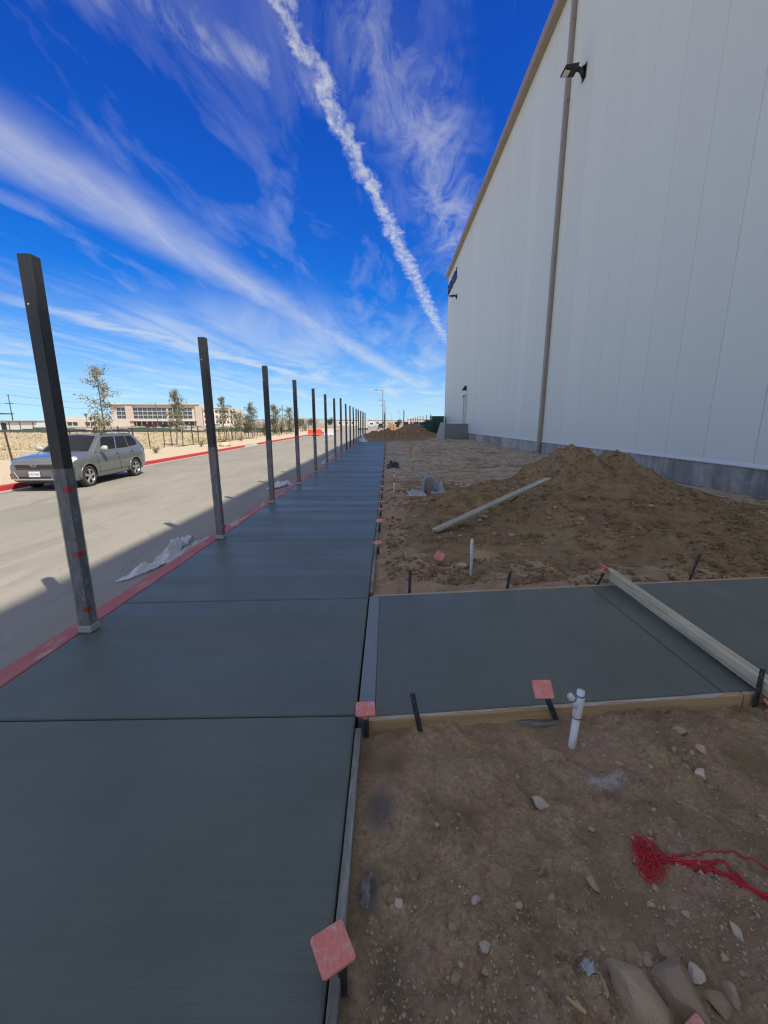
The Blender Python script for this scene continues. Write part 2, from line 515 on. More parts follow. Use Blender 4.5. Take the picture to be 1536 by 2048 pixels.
M_WOOD = mat('new_form_lumber', f_wood((0.42, 0.255, 0.115), (0.60, 0.40, 0.20), 'x', 0.22), rough=0.8, spec=0.2)
M_WOODG = mat('weathered_lumber', f_wood((0.27, 0.245, 0.17), (0.55, 0.50, 0.37), 'x', 0.45), rough=0.85, spec=0.2)
M_SMEAR = mat('cement_smeared_board', lambda b: wire(b, b.ramp(b.noise(b.mapv(b.pos, (12, 2.5, 12)), 1.0, 6, 0.7, 0.6), [(0.36, (0.11, 0.09, 0.06)), (0.50, (0.21, 0.205, 0.17)), (0.66, (0.36, 0.355, 0.315))]), None, b.bump(b.noise(b.pos, 40, 5), 0.5, 0.006)), rough=0.75)
M_SLURRY = mat('dried_slurry', lambda b: wire(b, b.mix(b.noise(b.pos, 14, 5), (0.30, 0.28, 0.235), (0.56, 0.52, 0.45)), None, b.bump(b.noise(b.pos, 50, 5), 0.6, 0.005)), rough=0.9)
M_SPILL = mat('spilled_wet_concrete', lambda b: wire(b, b.mix(b.noise(b.pos, 12, 5), (0.15, 0.14, 0.12), (0.23, 0.215, 0.185)), None, b.bump(b.noise(b.pos, 35, 5), 0.6, 0.01)), rough=0.7)
M_STAKE = mat('steel_stake', lambda b: wire(b, b.ramp(b.noise(b.mapv(b.obj, (30, 30, 14)), 1.0, 5, 0.7), [(0.4, (0.022, 0.024, 0.028)), (0.56, (0.05, 0.055, 0.06)), (0.66, (0.26, 0.26, 0.25))]), None, b.bump(b.noise(b.obj, 70, 4), 0.4, 0.003)), rough=0.55)


def f_cap(b):
    n = b.noise(b.pos, 22, 6, 0.7, 0.6)
    n2 = b.noise(b.pos, 90, 4, 0.7)
    col = b.mix(b.ss(n2, 0.3, 0.7), (0.74, 0.185, 0.13), (0.82, 0.28, 0.21))
    col = b.mix(b.mr(n, 0.50, 0.66, 0.0, 0.78), col, (0.60, 0.50, 0.46))
    wire(b, col, None, b.bump(n2, 0.2, 0.002))


M_CAP = mat('orange_cap_plastic', f_cap, rough=0.5)
M_PVC = mat('white_pvc', lambda b: wire(b, b.mix(b.ss(b.noise(b.mapv(b.obj, (10, 10, 4)), 1.0, 6, 0.7), 0.4, 0.7), (0.76, 0.77, 0.77), (0.52, 0.49, 0.42))), rough=0.35)
M_PVCMARK = mat('purple_primer', lambda b: wire(b, b.mix(b.noise(b.obj, 30), (0.05, 0.05, 0.09), (0.13, 0.12, 0.19))), rough=0.5)
M_ORANGE = mat('orange_marker', lambda b: wire(b, b.mix(b.noise(b.obj, 12), (0.72, 0.17, 0.04), (0.80, 0.26, 0.08))), rough=0.5)
M_GREYPIPE = mat('grey_conduit', lambda b: wire(b, b.mix(b.noise(b.obj, 12), (0.22, 0.25, 0.30), (0.33, 0.36, 0.42))), rough=0.45)
M_CLOTHBLK = mat('black_bag_film', lambda b: wire(b, b.mix(b.noise(b.pos, 12), (0.008, 0.008, 0.01), (0.025, 0.025, 0.03))), rough=0.35)
M_PAPER = mat('grey_paper', lambda b: wire(b, b.mix(b.noise(b.pos, 16, 4), (0.30, 0.31, 0.30), (0.52, 0.52, 0.50))), rough=0.8)
M_STRING = mat('red_mason_line', lambda b: wire(b, b.mix(b.noise(b.pos, 60), (0.46, 0.008, 0.018), (0.74, 0.035, 0.05))), rough=0.55)
M_REDPAINT = mat('red_marking_paint', lambda b: wire(b, b.mix(b.ss(b.noise(b.pos, 12, 5), 0.4, 0.6), (0.45, 0.06, 0.07), (0.26, 0.12, 0.10))), rough=0.8)

# ------------------------------------------------------------------ mesh helpers


class MB:
    def __init__(s):
        s.v = []
        s.f = []

    def add(s, v, f):
        o = len(s.v)
        s.v += [tuple(q) for q in v]
        s.f += [tuple(i + o for i in q) for q in f]
        return s

    def box(s, c, size, rot=None, ch=0.0):
        """box centred at c; ch = chamfer of all edges"""
        hx, hy, hz = (q / 2 for q in size)
        if ch <= 0:
            v = [Vector((x, y, z)) for x in (-hx, hx) for y in (-hy, hy) for z in (-hz, hz)]
            f = [(0, 1, 3, 2), (4, 6, 7, 5), (0, 4, 5, 1), (2, 3, 7, 6), (0, 2, 6, 4), (1, 5, 7, 3)]
        else:
            ch = min(ch, hx * .9, hy * .9, hz * .9)
            bm = bmesh.new()
            bmesh.ops.create_cube(bm, size=1)
            bmesh.ops.scale(bm, vec=(2 * hx, 2 * hy, 2 * hz), verts=bm.verts)
            bmesh.ops.bevel(bm, geom=list(bm.edges), offset=ch, segments=1, affect='EDGES')
            bm.verts.index_update()
            v = [q.co.copy() for q in bm.verts]
            f = [[q.index for q in fc.verts] for fc in bm.faces]
            bm.free()
        m_ = Matrix.Identity(3) if rot is None else (rot if isinstance(rot, Matrix) else Euler(rot).to_matrix())
        c = Vector(c)
        return s.add([m_ @ q + c for q in v], f)

    def bar(s, a, b, w, h, ch=0.0, up=(0, 0, 1)):
        """square bar from a to b"""
        a, b = Vector(a), Vector(b)
        d = b - a
        L = d.length
        x = d.normalized()
        y = Vector(up).cross(x)
        if y.length < 1e-4:
            y = Vector((0, 1, 0))
        y.normalize()
        z = x.cross(y)
        rot = Matrix((x, y, z)).transposed()
        return s.box((a + b) / 2, (L, w, h), rot, ch)

    def tube(s, pts, r, n=8, cap=True):
        pts = [Vector(p) for p in pts]
        rs = r if isinstance(r, (list, tuple)) else [r] * len(pts)
        v, f = [], []
        ref = None
        for i, p in enumerate(pts):
            t = (pts[min(i + 1, len(pts) - 1)] - pts[max(i - 1, 0)])
            t = t.normalized() if t.length > 1e-9 else Vector((0, 0, 1))
            if ref is None:
                ref = Vector((0, 0, 1)) if abs(t.z) < .9 else Vector((1, 0, 0))
            a = t.cross(ref)
            if a.length < 1e-5:
                a = t.cross(Vector((0.3, 1, 0.2)))
            a.normalize()
            bb = t.cross(a)
            ref = a.cross(t)
            for k in range(n):
                w = 2 * math.pi * k / n
                v.append(p + a * (rs[i] * math.cos(w)) + bb * (rs[i] * math.sin(w)))
        for i in range(len(pts) - 1):
            for k in range(n):
                k2 = (k + 1) % n
                f.append((i * n + k, i * n + k2, (i + 1) * n + k2, (i + 1) * n + k))
        if cap:
            f.append(tuple(range(n)))
            f.append(tuple((len(pts) - 1) * n + k for k in reversed(range(n))))
        return s.add(v, f)

    def poly_prism(s, pts, dvec):
        """closed polygon extruded by dvec"""
        n = len(pts)
        pts = [Vector(p) for p in pts]
        d = Vector(dvec)
        v = pts + [p + d for p in pts]
        f = [tuple(reversed(range(n))), tuple(range(n, 2 * n))]
        f += [(i, (i + 1) % n, n + (i + 1) % n, n + i) for i in range(n)]
        return s.add(v, f)

    def mesh(s, name, smooth=False, fix=True):
        me = bpy.data.meshes.new(name)
        me.from_pydata([tuple(q) for q in s.v], [], s.f)
        if fix:
            bm = bmesh.new()
            bm.from_mesh(me)
            bmesh.ops.recalc_face_normals(bm, faces=bm.faces)
            bm.to_mesh(me)
            bm.free()
        if smooth:
            me.polygons.foreach_set('use_smooth', [True] * len(me.polygons))
        me.update()
        return me

    def build(s, name, material, parent=None, smooth=False, loc=None, rot=None):
        return link(name, s.mesh(name, smooth), material, parent, loc, rot)


def link(name, me, material, parent=None, loc=None, rot=None):
    if material is not None and not me.materials:
        me.materials.append(material)
    o = bpy.data.objects.new(name, me)
    COL.objects.link(o)
    if parent is not None:
        o.parent = parent
    if loc is not None:
        o.location = loc
    if rot is not None:
        o.rotation_euler = rot
    return o


def tag(o, label=None, cat=None, group=None, kind=None):
    if label:
        o['label'] = label
    if cat:
        o['category'] = cat
    if group:
        o['group'] = group
    if kind:
        o['kind'] = kind
    return o


def empty(name, loc=(0, 0, 0), rz=0.0):
    o = bpy.data.objects.new(name, None)
    o.empty_display_size = 0.1
    COL.objects.link(o)
    o.location = loc
    o.rotation_euler = (0, 0, rz)
    return o


def copy_tree(o, parent=None):
    c = o.copy()
    COL.objects.link(c)
    c.parent = parent
    for ch in list(o.children):
        copy_tree(ch, c)
    return c


# ---- vector noise for height fields
def _hash(ix, iy, seed):
    h = (ix.astype(np.int64) * 374761393 + iy.astype(np.int64) * 668265263 + seed * 1442695041) & 0xFFFFFFFF
    h = ((h ^ (h >> 13)) * 1274126177) & 0xFFFFFFFF
    h = h ^ (h >> 16)
    return (h & 0xFFFF) / 65535.0


def vnoise(x, y, seed=0):
    ix, iy = np.floor(x), np.floor(y)
    fx, fy = x - ix, y - iy
    ux = fx * fx * fx * (fx * (fx * 6 - 15) + 10)
    uy = fy * fy * fy * (fy * (fy * 6 - 15) + 10)
    a = _hash(ix, iy, seed)
    b_ = _hash(ix + 1, iy, seed)
    c = _hash(ix, iy + 1, seed)
    d = _hash(ix + 1, iy + 1, seed)
    return (a + (b_ - a) * ux + (c - a) * uy + (a - b_ - c + d) * ux * uy) * 2 - 1


def fbm(x, y, oct_=4, seed=0, gain=0.5):
    t = 0.0
    a = 1.0
    for i in range(oct_):
        t = t + a * vnoise(x * 2 ** i + 13.7 * i, y * 2 ** i - 7.1 * i, seed + i)
        a *= gain
    return t


def sstep(a, b_, x):
    t = np.clip((x - a) / (b_ - a), 0, 1)
    return t * t * (3 - 2 * t)


def grid_mesh(name, X, Y, Z, smooth=True):
    r, c = X.shape
    v = np.stack([X, Y, Z], -1).reshape(-1, 3)
    i = np.arange(r * c).reshape(r, c)
    q = np.stack([i[:-1, :-1], i[:-1, 1:], i[1:, 1:], i[1:, :-1]], -1).reshape(-1, 4)
    me = bpy.data.meshes.new(name)
    me.vertices.add(len(v))
    me.vertices.foreach_set('co', v.ravel())
    me.loops.add(q.size)
    me.loops.foreach_set('vertex_index', q.ravel())
    me.polygons.add(len(q))
    me.polygons.foreach_set('loop_start', np.arange(0, q.size, 4))
    me.polygons.foreach_set('loop_total', np.full(len(q), 4))
    me.update()
    me.validate()
    if smooth:
        me.polygons.foreach_set('use_smooth', np.ones(len(q), dtype=bool))
    return me


def mass_mesh(name, V, F):
    """V (n,3) F (m,k) -> mesh"""
    me = bpy.data.meshes.new(name)
    k = F.shape[1]
    me.vertices.add(len(V))
    me.vertices.foreach_set('co', np.ascontiguousarray(V, dtype=np.float32).ravel())
    me.loops.add(F.size)
    me.loops.foreach_set('vertex_index', np.ascontiguousarray(F, dtype=np.int32).ravel())
    me.polygons.add(len(F))
    me.polygons.foreach_set('loop_start', np.arange(0, F.size, k))
    me.polygons.foreach_set('loop_total', np.full(len(F), k))
    me.update()
    return me


ORD = ['nearest', 'second', 'third', 'fourth', 'fifth', 'sixth', 'seventh', 'eighth', 'ninth', 'tenth', 'eleventh', 'twelfth',
       'thirteenth', 'fourteenth', 'fifteenth', 'sixteenth', 'seventeenth', 'eighteenth', 'nineteenth', 'twentieth', 'twenty-first', 'twenty-second']

# ------------------------------------------------------------------ ground, road, kerbs
ROAD_Z = -0.15


def far_kerb_x(y):
    return -11.0 - 0.022 * y


g = grid_mesh('ground', *np.meshgrid(np.linspace(-9000, 9000, 13), np.linspace(-3000, 14000, 13)), np.full((13, 13), -0.34))
tag(link('ground', g, M_DESERT), kind='structure')

ys = np.concatenate([np.linspace(-30, 120, 76), np.linspace(130, 420, 20)])
xs = np.linspace(0, 1, 12)
XX = np.array([[far_kerb_x(y) + (-2.9 - far_kerb_x(y)) * t for t in xs] for y in ys])
YY = np.repeat(ys[:, None], 12, 1)
ZZ = ROAD_Z + 0.03 * np.sin(np.pi * np.repeat(xs[None], len(ys), 0)) - 0.004
tag(link('road', grid_mesh('road', XX, YY, ZZ), M_ROAD), kind='structure')


def kerb(name, xf, ys_, prof, material):
    """profile (dx, z) swept along y"""
    m_ = MB()
    n = len(prof)
    for y in ys_:
        for dx, z in prof:
            m_.v.append((xf(y) + dx, y, z))
    for i in range(len(ys_) - 1):
        for k in range(n - 1):
            m_.f.append((i * n + k, i * n + k + 1, (i + 1) * n + k + 1, (i + 1) * n + k))
    return m_.build(name, material)


# near kerb: worn red top and face toward the road, broken into cast lengths
nk = kerb('near_kerb', lambda y: -2.9, np.linspace(-30, 52, 42), [(0.0, ROAD_Z - 0.05), (0.005, -0.02), (0.02, -0.004), (0.04, 0.0), (0.19, 0.0), (0.2, -0.004), (0.2, -0.12)], M_KERB_NEAR)
tag(nk, kind='structure')
# the kerb return that swings away to the right beyond the walk
pts = [(-2.8, 52), (-2.95, 58), (-3.0, 64), (-2.8, 69), (-2.0, 74.5), (-0.6, 79), (1.2, 84), (2.6, 92), (4.0, 104), (5.2, 125), (6.0, 160)]
m_ = MB()
for i in range(len(pts) - 1):
    m_.bar((*pts[i], -0.06), (*pts[i + 1], -0.06), 0.5, 0.22, 0.02)
tag(m_.build('kerb_return', mat('pale_new_concrete', lambda b: wire(b, b.mix(b.noise(b.pos, 3, 5), (0.55, 0.53, 0.48), (0.66, 0.64, 0.59))), rough=0.85)), kind='structure')
fk = kerb('far_kerb', far_kerb_x, np.linspace(-30, 34, 40), [(0.0, ROAD_Z - 0.03), (-0.015, -0.02), (-0.03, 0.0), (-0.17, 0.0), (-0.18, -0.1)], M_KERB_FAR)
tag(fk, kind='structure')
dk = kerb('dropped_kerb', far_kerb_x, np.linspace(34.0, 38.0, 8), [(0.0, ROAD_Z + 0.004), (-0.02, ROAD_Z + 0.03), (-0.20, -0.02), (-0.5, -0.005)], M_GUTTER)
tag(dk, kind='structure')
fk = kerb('far_kerb', far_kerb_x, np.linspace(38, 66, 20), [(0.0, ROAD_Z - 0.03), (-0.015, -0.02), (-0.03, 0.0), (-0.17, 0.0), (-0.18, -0.1)], M_KERB_FAR)
tag(fk, kind='structure')
gt = kerb('far_gutter', lambda y: far_kerb_x(y) + 0.36, np.linspace(-30, 110, 60), [(0.0, ROAD_Z + 0.012), (-0.18, ROAD_Z + 0.006), (-0.358, ROAD_Z + 0.002)], M_GUTTER)
tag(gt, kind='structure')

# verge of tan gravel between kerb and fence line, then the dry field
ys = np.linspace(-30, 130, 150)
ts = np.linspace(0, 1, 24)
XX = np.array([[far_kerb_x(y) - 0.15 - t * 5.0 for t in ts] for y in ys])
YY = np.repeat(ys[:, None], 24, 1)
TT = np.repeat(ts[None], 150, 0)
ZZ = -0.03 + 0.16 * TT + 0.03 * fbm(XX * 0.9, YY * 0.9, 4, 3) + 0.25 * TT * sstep(24, 12, YY)
tag(link('gravel_verge', grid_mesh('gravel_verge', XX, YY, ZZ), M_VERGE), kind='structure')


def field_z(x, y):
    return 0.05 + 0.10 * fbm(x * 0.16, y * 0.16, 4, 21) + 0.22 * sstep(26, 12, y) - 0.30 * sstep(60, 120, y)


xs = np.linspace(-110, -15.4, 110)
ys = np.linspace(-30, 150, 130)
XX, YY = np.meshgrid(xs, ys)
tag(link('dry_field', grid_mesh('dry_field', XX, YY, field_z(XX, YY)), M_FIELD), kind='structure')

# far low hills on the horizon
m_ = MB()
hx = np.linspace(-9000, 6000, 160)
hz = 40 + 55 * (fbm(hx / 1600, hx * 0, 5, 5) + 0.5).clip(0) + 12 * fbm(hx / 300, hx * 0, 4, 9)
for i, (a, h) in enumerate(zip(hx, hz)):
    m_.v += [(a, 9000, -5), (a, 9500 + 300 * math.sin(i), float(max(h, 4))), (a, 11000, -5)]
for i in range(len(hx) - 1):
    for k in range(2):
        m_.f.append((3 * i + k, 3 * i + 3 + k, 3 * i + 4 + k, 3 * i + 1 + k))
tag(m_.build('hills', M_HILL, smooth=True), kind='structure')

# ------------------------------------------------------------------ sidewalk slabs
WL, WR = -2.695, -0.19
walk = MB().box(((WL + WR) / 2, 18.5, -0.09), (WR - WL - 0.004, 46.6, 0.13)).build('sidewalk', M_BED)
tag(walk, kind='structure')


def slab(x0, x1, ya0, ya1, yb0, yb1, top=0.0, ch=0.012, bottom=-0.13):
    """slab with slanted ends: near edge runs ya0(left)->ya1(right), far edge yb0->yb1; rounded tooled edge"""
    m_ = MB()
    o = [(x0, ya0), (x1, ya1), (x1, yb1), (x0, yb0)]
    c = Vector((sum(p[0] for p in o) / 4, sum(p[1] for p in o) / 4))

    def ins(d):
        sg = [(1, 1), (-1, 1), (-1, -1), (1, -1)]
        return [(p[0] + d * s_[0], p[1] + d * s_[1]) for p, s_ in zip(o, sg)]
    rings = [[(*p, bottom) for p in o], [(*p, top - ch) for p in o], [(*p, top - ch * 0.35) for p in ins(ch * 0.35)], [(*p, top) for p in ins(ch * 1.3)]]
    for rg in rings:
        m_.v += rg
    for i in range(3):
        for k in range(4):
            m_.f.append((4 * i + k, 4 * i + (k + 1) % 4, 4 * i + 4 + (k + 1) % 4, 4 * i + 4 + k))
    m_.f.append((12, 13, 14, 15))
    return m_


joints = [(-4.6, -4.6), (-2.3, -2.28), (-0.1, -0.05), (2.165, 2.24), (3.86, 4.00), (6.09, 6.17), (8.86, 8.93)]
yv = 8.9
while yv < 40:
    yv += 2.2
    joints.append((yv, yv + 0.05))
joints[-1] = (41.4, 41.4)
GAP = 0.007
for (a0, a1), (b0, b1) in zip(joints[:-1], joints[1:]):
    slab(WL + 0.003, WR - 0.004, a0 + GAP, a1 + GAP, b0 - GAP, b1 - GAP).build('slab', M_WALK, walk)


# cross walk toward the building, about 6 degrees askew
def cnear(x):
    return 2.222 + 0.104 * (x + 0.12)


def cfar(x):
    return 4.045 + 0.120 * (x + 0.12)


cross = MB().poly_prism([(-0.18, cnear(-0.18) + .03, -0.15), (7.2, cnear(7.2) + .03, -0.15), (7.2, cfar(7.2) - .03, -0.15), (-0.18, cfar(-0.18) - .03, -0.15)], (0, 0, 0.125)).build('cross_walk', M_BED)
tag(cross, kind='structure')
slab(-0.181, -0.075, cnear(-.18) + .004, cnear(-.075) + .004, cfar(-.18) - .004, cfar(-.075) - .004, 0.0015, 0.004).build('trowelled_edge', M_TROWEL, cross)['label'] = 'paler smooth trowelled strip along the joint'
slab(-0.0745, 2.296, cnear(-.0745) + .004, cnear(2.296) + .004, cfar(-.0745) - .004, cfar(2.296) - .004, 0.0, 0.007).build('slab', M_WALKX, cross)
slab(2.304, 4.75, cnear(2.304) + .004, cnear(4.75) + .004, cfar(2.304) - .004, cfar(4.75) - .004, 0.0, 0.007).build('slab', M_WALKX, cross)
slab(4.758, 7.2, cnear(4.758) + .004, cnear(7.2) + .004, cfar(4.758) - .004, cfar(7.2) - .004, 0.0, 0.007).build('slab', M_WALKX, cross)


# ------------------------------------------------------------------ dirt
def dirt_h(x, y):
    h = 0.030 * fbm(x * 1.1, y * 1.1, 3, 31) + 0.015 * fbm(x * 5.2, y * 5.2, 3, 37) + 0.0085 * fbm(x * 21, y * 21, 4, 41, 0.62) * sstep(14, 5, y) * (0.5 + sstep(-.2, .4, fbm(x * 1.7, y * 1.7, 2, 43)))
    clod = fbm(x * 3.1 + 5, y * 3.1, 3, 77)
    h = h + 0.018 * np.clip(clod - 0.15, 0, 1) * (1 + fbm(x * 34, y * 34, 2, 78))
    near = sstep(cnear(x) + 0.1, cnear(x) - 0.1, y)
    lvl = -0.085 * near + (1 - near) * (-0.035)
    # hollow and heap at the right of the near bed
    h = h + near * (0.085 * np.exp(-(((x - 1.75) / .42) ** 2 + ((y - 2.08) / .16) ** 2)) - 0.09 * np.exp(-(((x - 2.35) / .28) ** 2 + ((y - 2.0) / .18) ** 2)))
    h = h - near * 0.035 * np.exp(-((x - 0.02) / .10) ** 2) * (0.5 + 0.5 * vnoise(y * 3, y * 0 + 2, 5))
    # footprints
    for fx, fy, a in ((0.45, 1.55, .4), (0.75, 1.85, .3), (1.2, 1.86, -.2), (0.3, 1.95, .1), (0.62, 1.2, .5), (1.45, 1.62, -.4), (1.0, 1.15, .2)):
        ca, sa = math.cos(a), math.sin(a)
        u = (x - fx) * ca + (y - fy) * sa
        v = -(x - fx) * sa + (y - fy) * ca
        e = (u / .05) ** 2 + (v / .13) ** 2
        h = h - near * 0.020 * np.exp(-e * e) + near * 0.007 * np.exp(-((np.sqrt(e) - 1.5) / .3) ** 2)
    # scraped, rutted yard further back
    mid = sstep(9, 14, y)
    h = h + mid * (0.045 * fbm(x * 0.5 + 0.25 * y, y * 0.42, 4, 51) + 0.018 * fbm(x * 0.6, y * 2.6, 3, 57))
    for (xa, ya, sl, w, dp) in ((2.0, 16.6, 0.42, 0.13, 0.10), (1.2, 19.5, 0.5, 0.15, 0.10), (3, 24, 0.35, 0.18, 0.11), (4, 29, 0.2, 0.2, 0.12), (2.5, 14.2, 0.3, 0.10, 0.07), (3, 33, -0.2, .25, .12), (2.2, 17.9, .42, .12, .07), (1.0, 26.5, .3, .18, .10)):
        d = y - (ya + sl * (x - xa) + 0.25 * vnoise(x * 0.9, x * 0, 3))
        on = sstep(xa - 1.2, xa, x) * sstep(9.3, 8.2, x)
        h = h + on * (-dp * np.exp(-(d / w) ** 2) + 0.9 * dp * np.exp(-((d - 1.7 * w) / (0.7 * w)) ** 2)) * (0.55 + 0.45 * vnoise(x * 2.3, y * 1.1, 17))
    h = h + 0.14 * np.exp(-(((x - 1.35) / .5) ** 2 + ((y - 21.2) / .7) ** 2)) * (0.6 + 0.5 * fbm(x * 5, y * 5, 2, 8))
    # tidy level along boards and under the cross walk
    h = lvl + h
    edge = sstep(0.5, 0.0, np.abs(y - cfar(x))) * (y > cfar(x) - .05)
    h = h * (1 - edge * 0.75) + edge * 0.75 * (-0.045)
    under = sstep(cnear(x) + 0.005, cnear(x) + 0.06, y) * sstep(cfar(x) - 0.005, cfar(x) - 0.06, y)
    h = h * (1 - under) - 0.2 * under
    sidey = sstep(0.16, 0.0, x + 0.15)
    h = h * (1 - 0.7 * sidey) + 0.7 * sidey * np.where(near > .5, -0.105, -0.06)
    h = np.minimum(h, np.where(x < -0.02, -0.03, 9.0))
    return h


def pile_h(x, y):
    """excavated heap beyond the cross walk"""
    wx = x + 0.22 * fbm(x * 0.9, y * 0.9, 3, 61)
    wy = y + 0.25 * fbm(x * 0.9 + 9, y * 0.9, 3, 62)

    def cone(cx, cy, a, b_, hh, p=1.0):
        r = np.sqrt(((wx - cx) / a) ** 2 + ((wy - cy) / b_) ** 2)
        return hh * np.clip(1 - r, 0, 1) ** p
    front = np.where(wy < 10.4, 5.7, 2.0)
    side = np.where(wx < 4.9, 3.7, 2.9)
    h = cone(4.9, 10.4, side, front, 0.78, 0.95)
    h = np.maximum(h, cone(4.60, 10.4, 1.75, 3.0, 1.34, 1.0))
    h = np.maximum(h, cone(5.68, 10.45, 1.35, 2.2, 1.16, 0.8))
    h = np.maximum(h, cone(6.15, 10.1, 1.5, 2.4, 0.78, 0.9))
    h = h + 0.10 * np.clip(1 - np.sqrt(((wx - 3.6) / 2.4) ** 2 + ((wy - 5.9) / 1.0) ** 2), 0, 1)
    h = h + 0.33 * np.exp(-(((wx - 1.55 - 0.25 * (wy - 8.6)) / .75) ** 2 + ((wy - 8.7) / 1.0) ** 2))
    h = h + 0.10 * np.exp(-(((wx - 1.2) / .8) ** 2 + ((wy - 6.6) / .9) ** 2))
    act = sstep(0.02, 0.2, h)
    rough = 0.060 * fbm(x * 1.8, y * 1.8, 4, 63, 0.5) + 0.035 * np.clip(np.abs(fbm(x * 4.5, y * 4.5, 3, 64)) - .3, -0.2, 1) + 0.013 * fbm(x * 14, y * 14, 4, 65, .6)
    gull = -0.05 * np.abs(vnoise(x * 1.7 + 0.4 * y, y * 0.5, 66)) * act
    h = h + act * rough + gull
    # small bank cut near the red cap
    h = h - 0.16 * np.exp(-(((x - 2.95) / .55) ** 2 + ((y - 5.15) / .16) ** 2)) * act
    return h - 0.045


def rows(y0, y1, k):
    n = int(math.log(y1 / y0) / k)
    return y0 * np.exp(np.linspace(0, math.log(y1 / y0), n))


yy = np.concatenate([np.linspace(-12, 0.5, 40)[:-1], rows(0.55, 90, 0.0052)])
tt = np.linspace(0, 1, 380) ** 1.25
xr = np.clip(2.2 + 1.35 * np.maximum(yy, 1.0), 0, 9.36)
XX = -0.172 + tt[None] * (xr[:, None] + 0.172)
YY = np.repeat(yy[:, None], 380, 1)
ZZ = dirt_h(XX, YY)
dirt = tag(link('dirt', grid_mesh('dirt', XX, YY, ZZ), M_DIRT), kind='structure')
# plain dirt out to the wall beside and behind the camera
XX, YY = np.meshgrid(np.linspace(2.5, 9.36, 50), np.linspace(-40, 7, 120))
ZZ = -0.075 + 0.035 * fbm(XX * 0.8, YY * 0.8, 4, 15) - 0.2 * (sstep(-0.5, -0.1, YY - cnear(XX) + .3) * sstep(.5, .1, YY - cfar(XX)))
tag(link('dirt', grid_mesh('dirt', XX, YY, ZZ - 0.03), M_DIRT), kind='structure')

XX, YY = np.meshgrid(np.linspace(-0.1, 9.34, 430), 4.15 + (13.2 - 4.15) * np.linspace(0, 1, 330) ** 1.25)
PZ = pile_h(XX, YY)
edge = sstep(0.0, 0.35, YY - (cfar(XX) + 0.06)) * sstep(-0.1, 0.5, XX)
PZ = PZ * edge - 0.12 * (1 - edge)
pile = tag(link('dirt_pile', grid_mesh('dirt_pile', XX, YY, PZ), M_PILE), 'large heap of excavated brown dirt between cross walk and building', 'dirt pile')


def surf(x, y):
    x = np.asarray(x, float)
    y = np.asarray(y, float)
    a = dirt_h(x, y)
    e = sstep(0.0, 0.35, y - (cfar(x) + 0.06)) * sstep(-0.1, 0.5, x)
    p = pile_h(x, y) * e - 0.12 * (1 - e)
    return np.where((y > 4.2) & (y < 13.1), np.maximum(a, p), a)


_gx = np.arange(-0.2, 2.8, 0.01)
_gy = np.arange(0.8, 2.7, 0.01)
_gz = surf(*np.meshgrid(_gx, _gy))


def sz(x, y):
    """surface height; a table serves the near bed"""
    u, v = (x + 0.2) / 0.01, (y - 0.8) / 0.01
    i, j = int(u), int(v)
    if 0 <= i < len(_gx) - 1 and 0 <= j < len(_gy) - 1:
        u, v = u - i, v - j
        return float(_gz[j, i] * (1 - u) * (1 - v) + _gz[j, i + 1] * u * (1 - v) + _gz[j + 1, i] * (1 - u) * v + _gz[j + 1, i + 1] * u * v)
    return float(surf(np.array([x]), np.array([y]))[0])


# far mound across the end of the walk
XX, YY = np.meshgrid(np.linspace(-2.85, 9.3, 220), np.linspace(40.5, 80, 300))
hm = 0.95 * np.exp(-(((XX + 0.4) / 2.4) ** 2 + ((YY - 47.5) / 3.4) ** 2)) + 1.75 * np.exp(-(((XX - 3.6) / 2.5) ** 2 + ((YY - 62) / 6.0) ** 2)) + 0.55 * np.exp(-(((XX - 1.6) / 1.6) ** 2 + ((YY - 50) / 3) ** 2))
hm = hm + sstep(.05, .3, hm) * (0.20 * fbm(XX * 1.1, YY * 0.7, 4, 71, .6) + 0.09 * fbm(XX * 4, YY * 3, 3, 72)) - 0.05
hm = hm * sstep(40.5, 42.5, YY) * sstep(-2.85, -2.3, XX) - 0.10 * (1 - sstep(40.5, 42.5, YY))
tag(link('dirt_mound', grid_mesh('dirt_mound', XX, YY, hm), M_PILE), 'far dark dirt mound beyond the end of the sidewalk', 'dirt mound')

# ------------------------------------------------------------------ loose stones
ICO_V = []
bm = bmesh.new()
bmesh.ops.create_icosphere(bm, subdivisions=1, radius=1)
ICO_V = np.array([v.co[:] for v in bm.verts])
bm.verts.index_update()
ICO_F = np.array([[v.index for v in f.verts] for f in bm.faces])
bm.free()


def scatter(name, pos, rad, material, flat=0.65):
    n = len(pos)
    V = np.repeat(ICO_V[None], n, 0)
    V = V * (1 + rng.uniform(-0.28, 0.28, V.shape[:2] + (1,)))
    V = V * (np.stack([rng.uniform(.7, 1.3, n), rng.uniform(.7, 1.3, n), rng.uniform(flat - .2, flat + .2, n)], -1) * rad[:, None])[:, None]
    a = rng.uniform(0, 6.28, n)
    c, s_ = np.cos(a), np.sin(a)
    V = np.stack([V[..., 0] * c[:, None] - V[..., 1] * s_[:, None], V[..., 0] * s_[:, None] + V[..., 1] * c[:, None], V[..., 2]], -1)
    V = V + pos[:, None]
    F = (ICO_F[None] + (np.arange(n) * len(ICO_V))[:, None, None]).reshape(-1, 3)
    me = mass_mesh(name, V.reshape(-1, 3), F)
    return tag(link(name, me, material), kind='stuff')


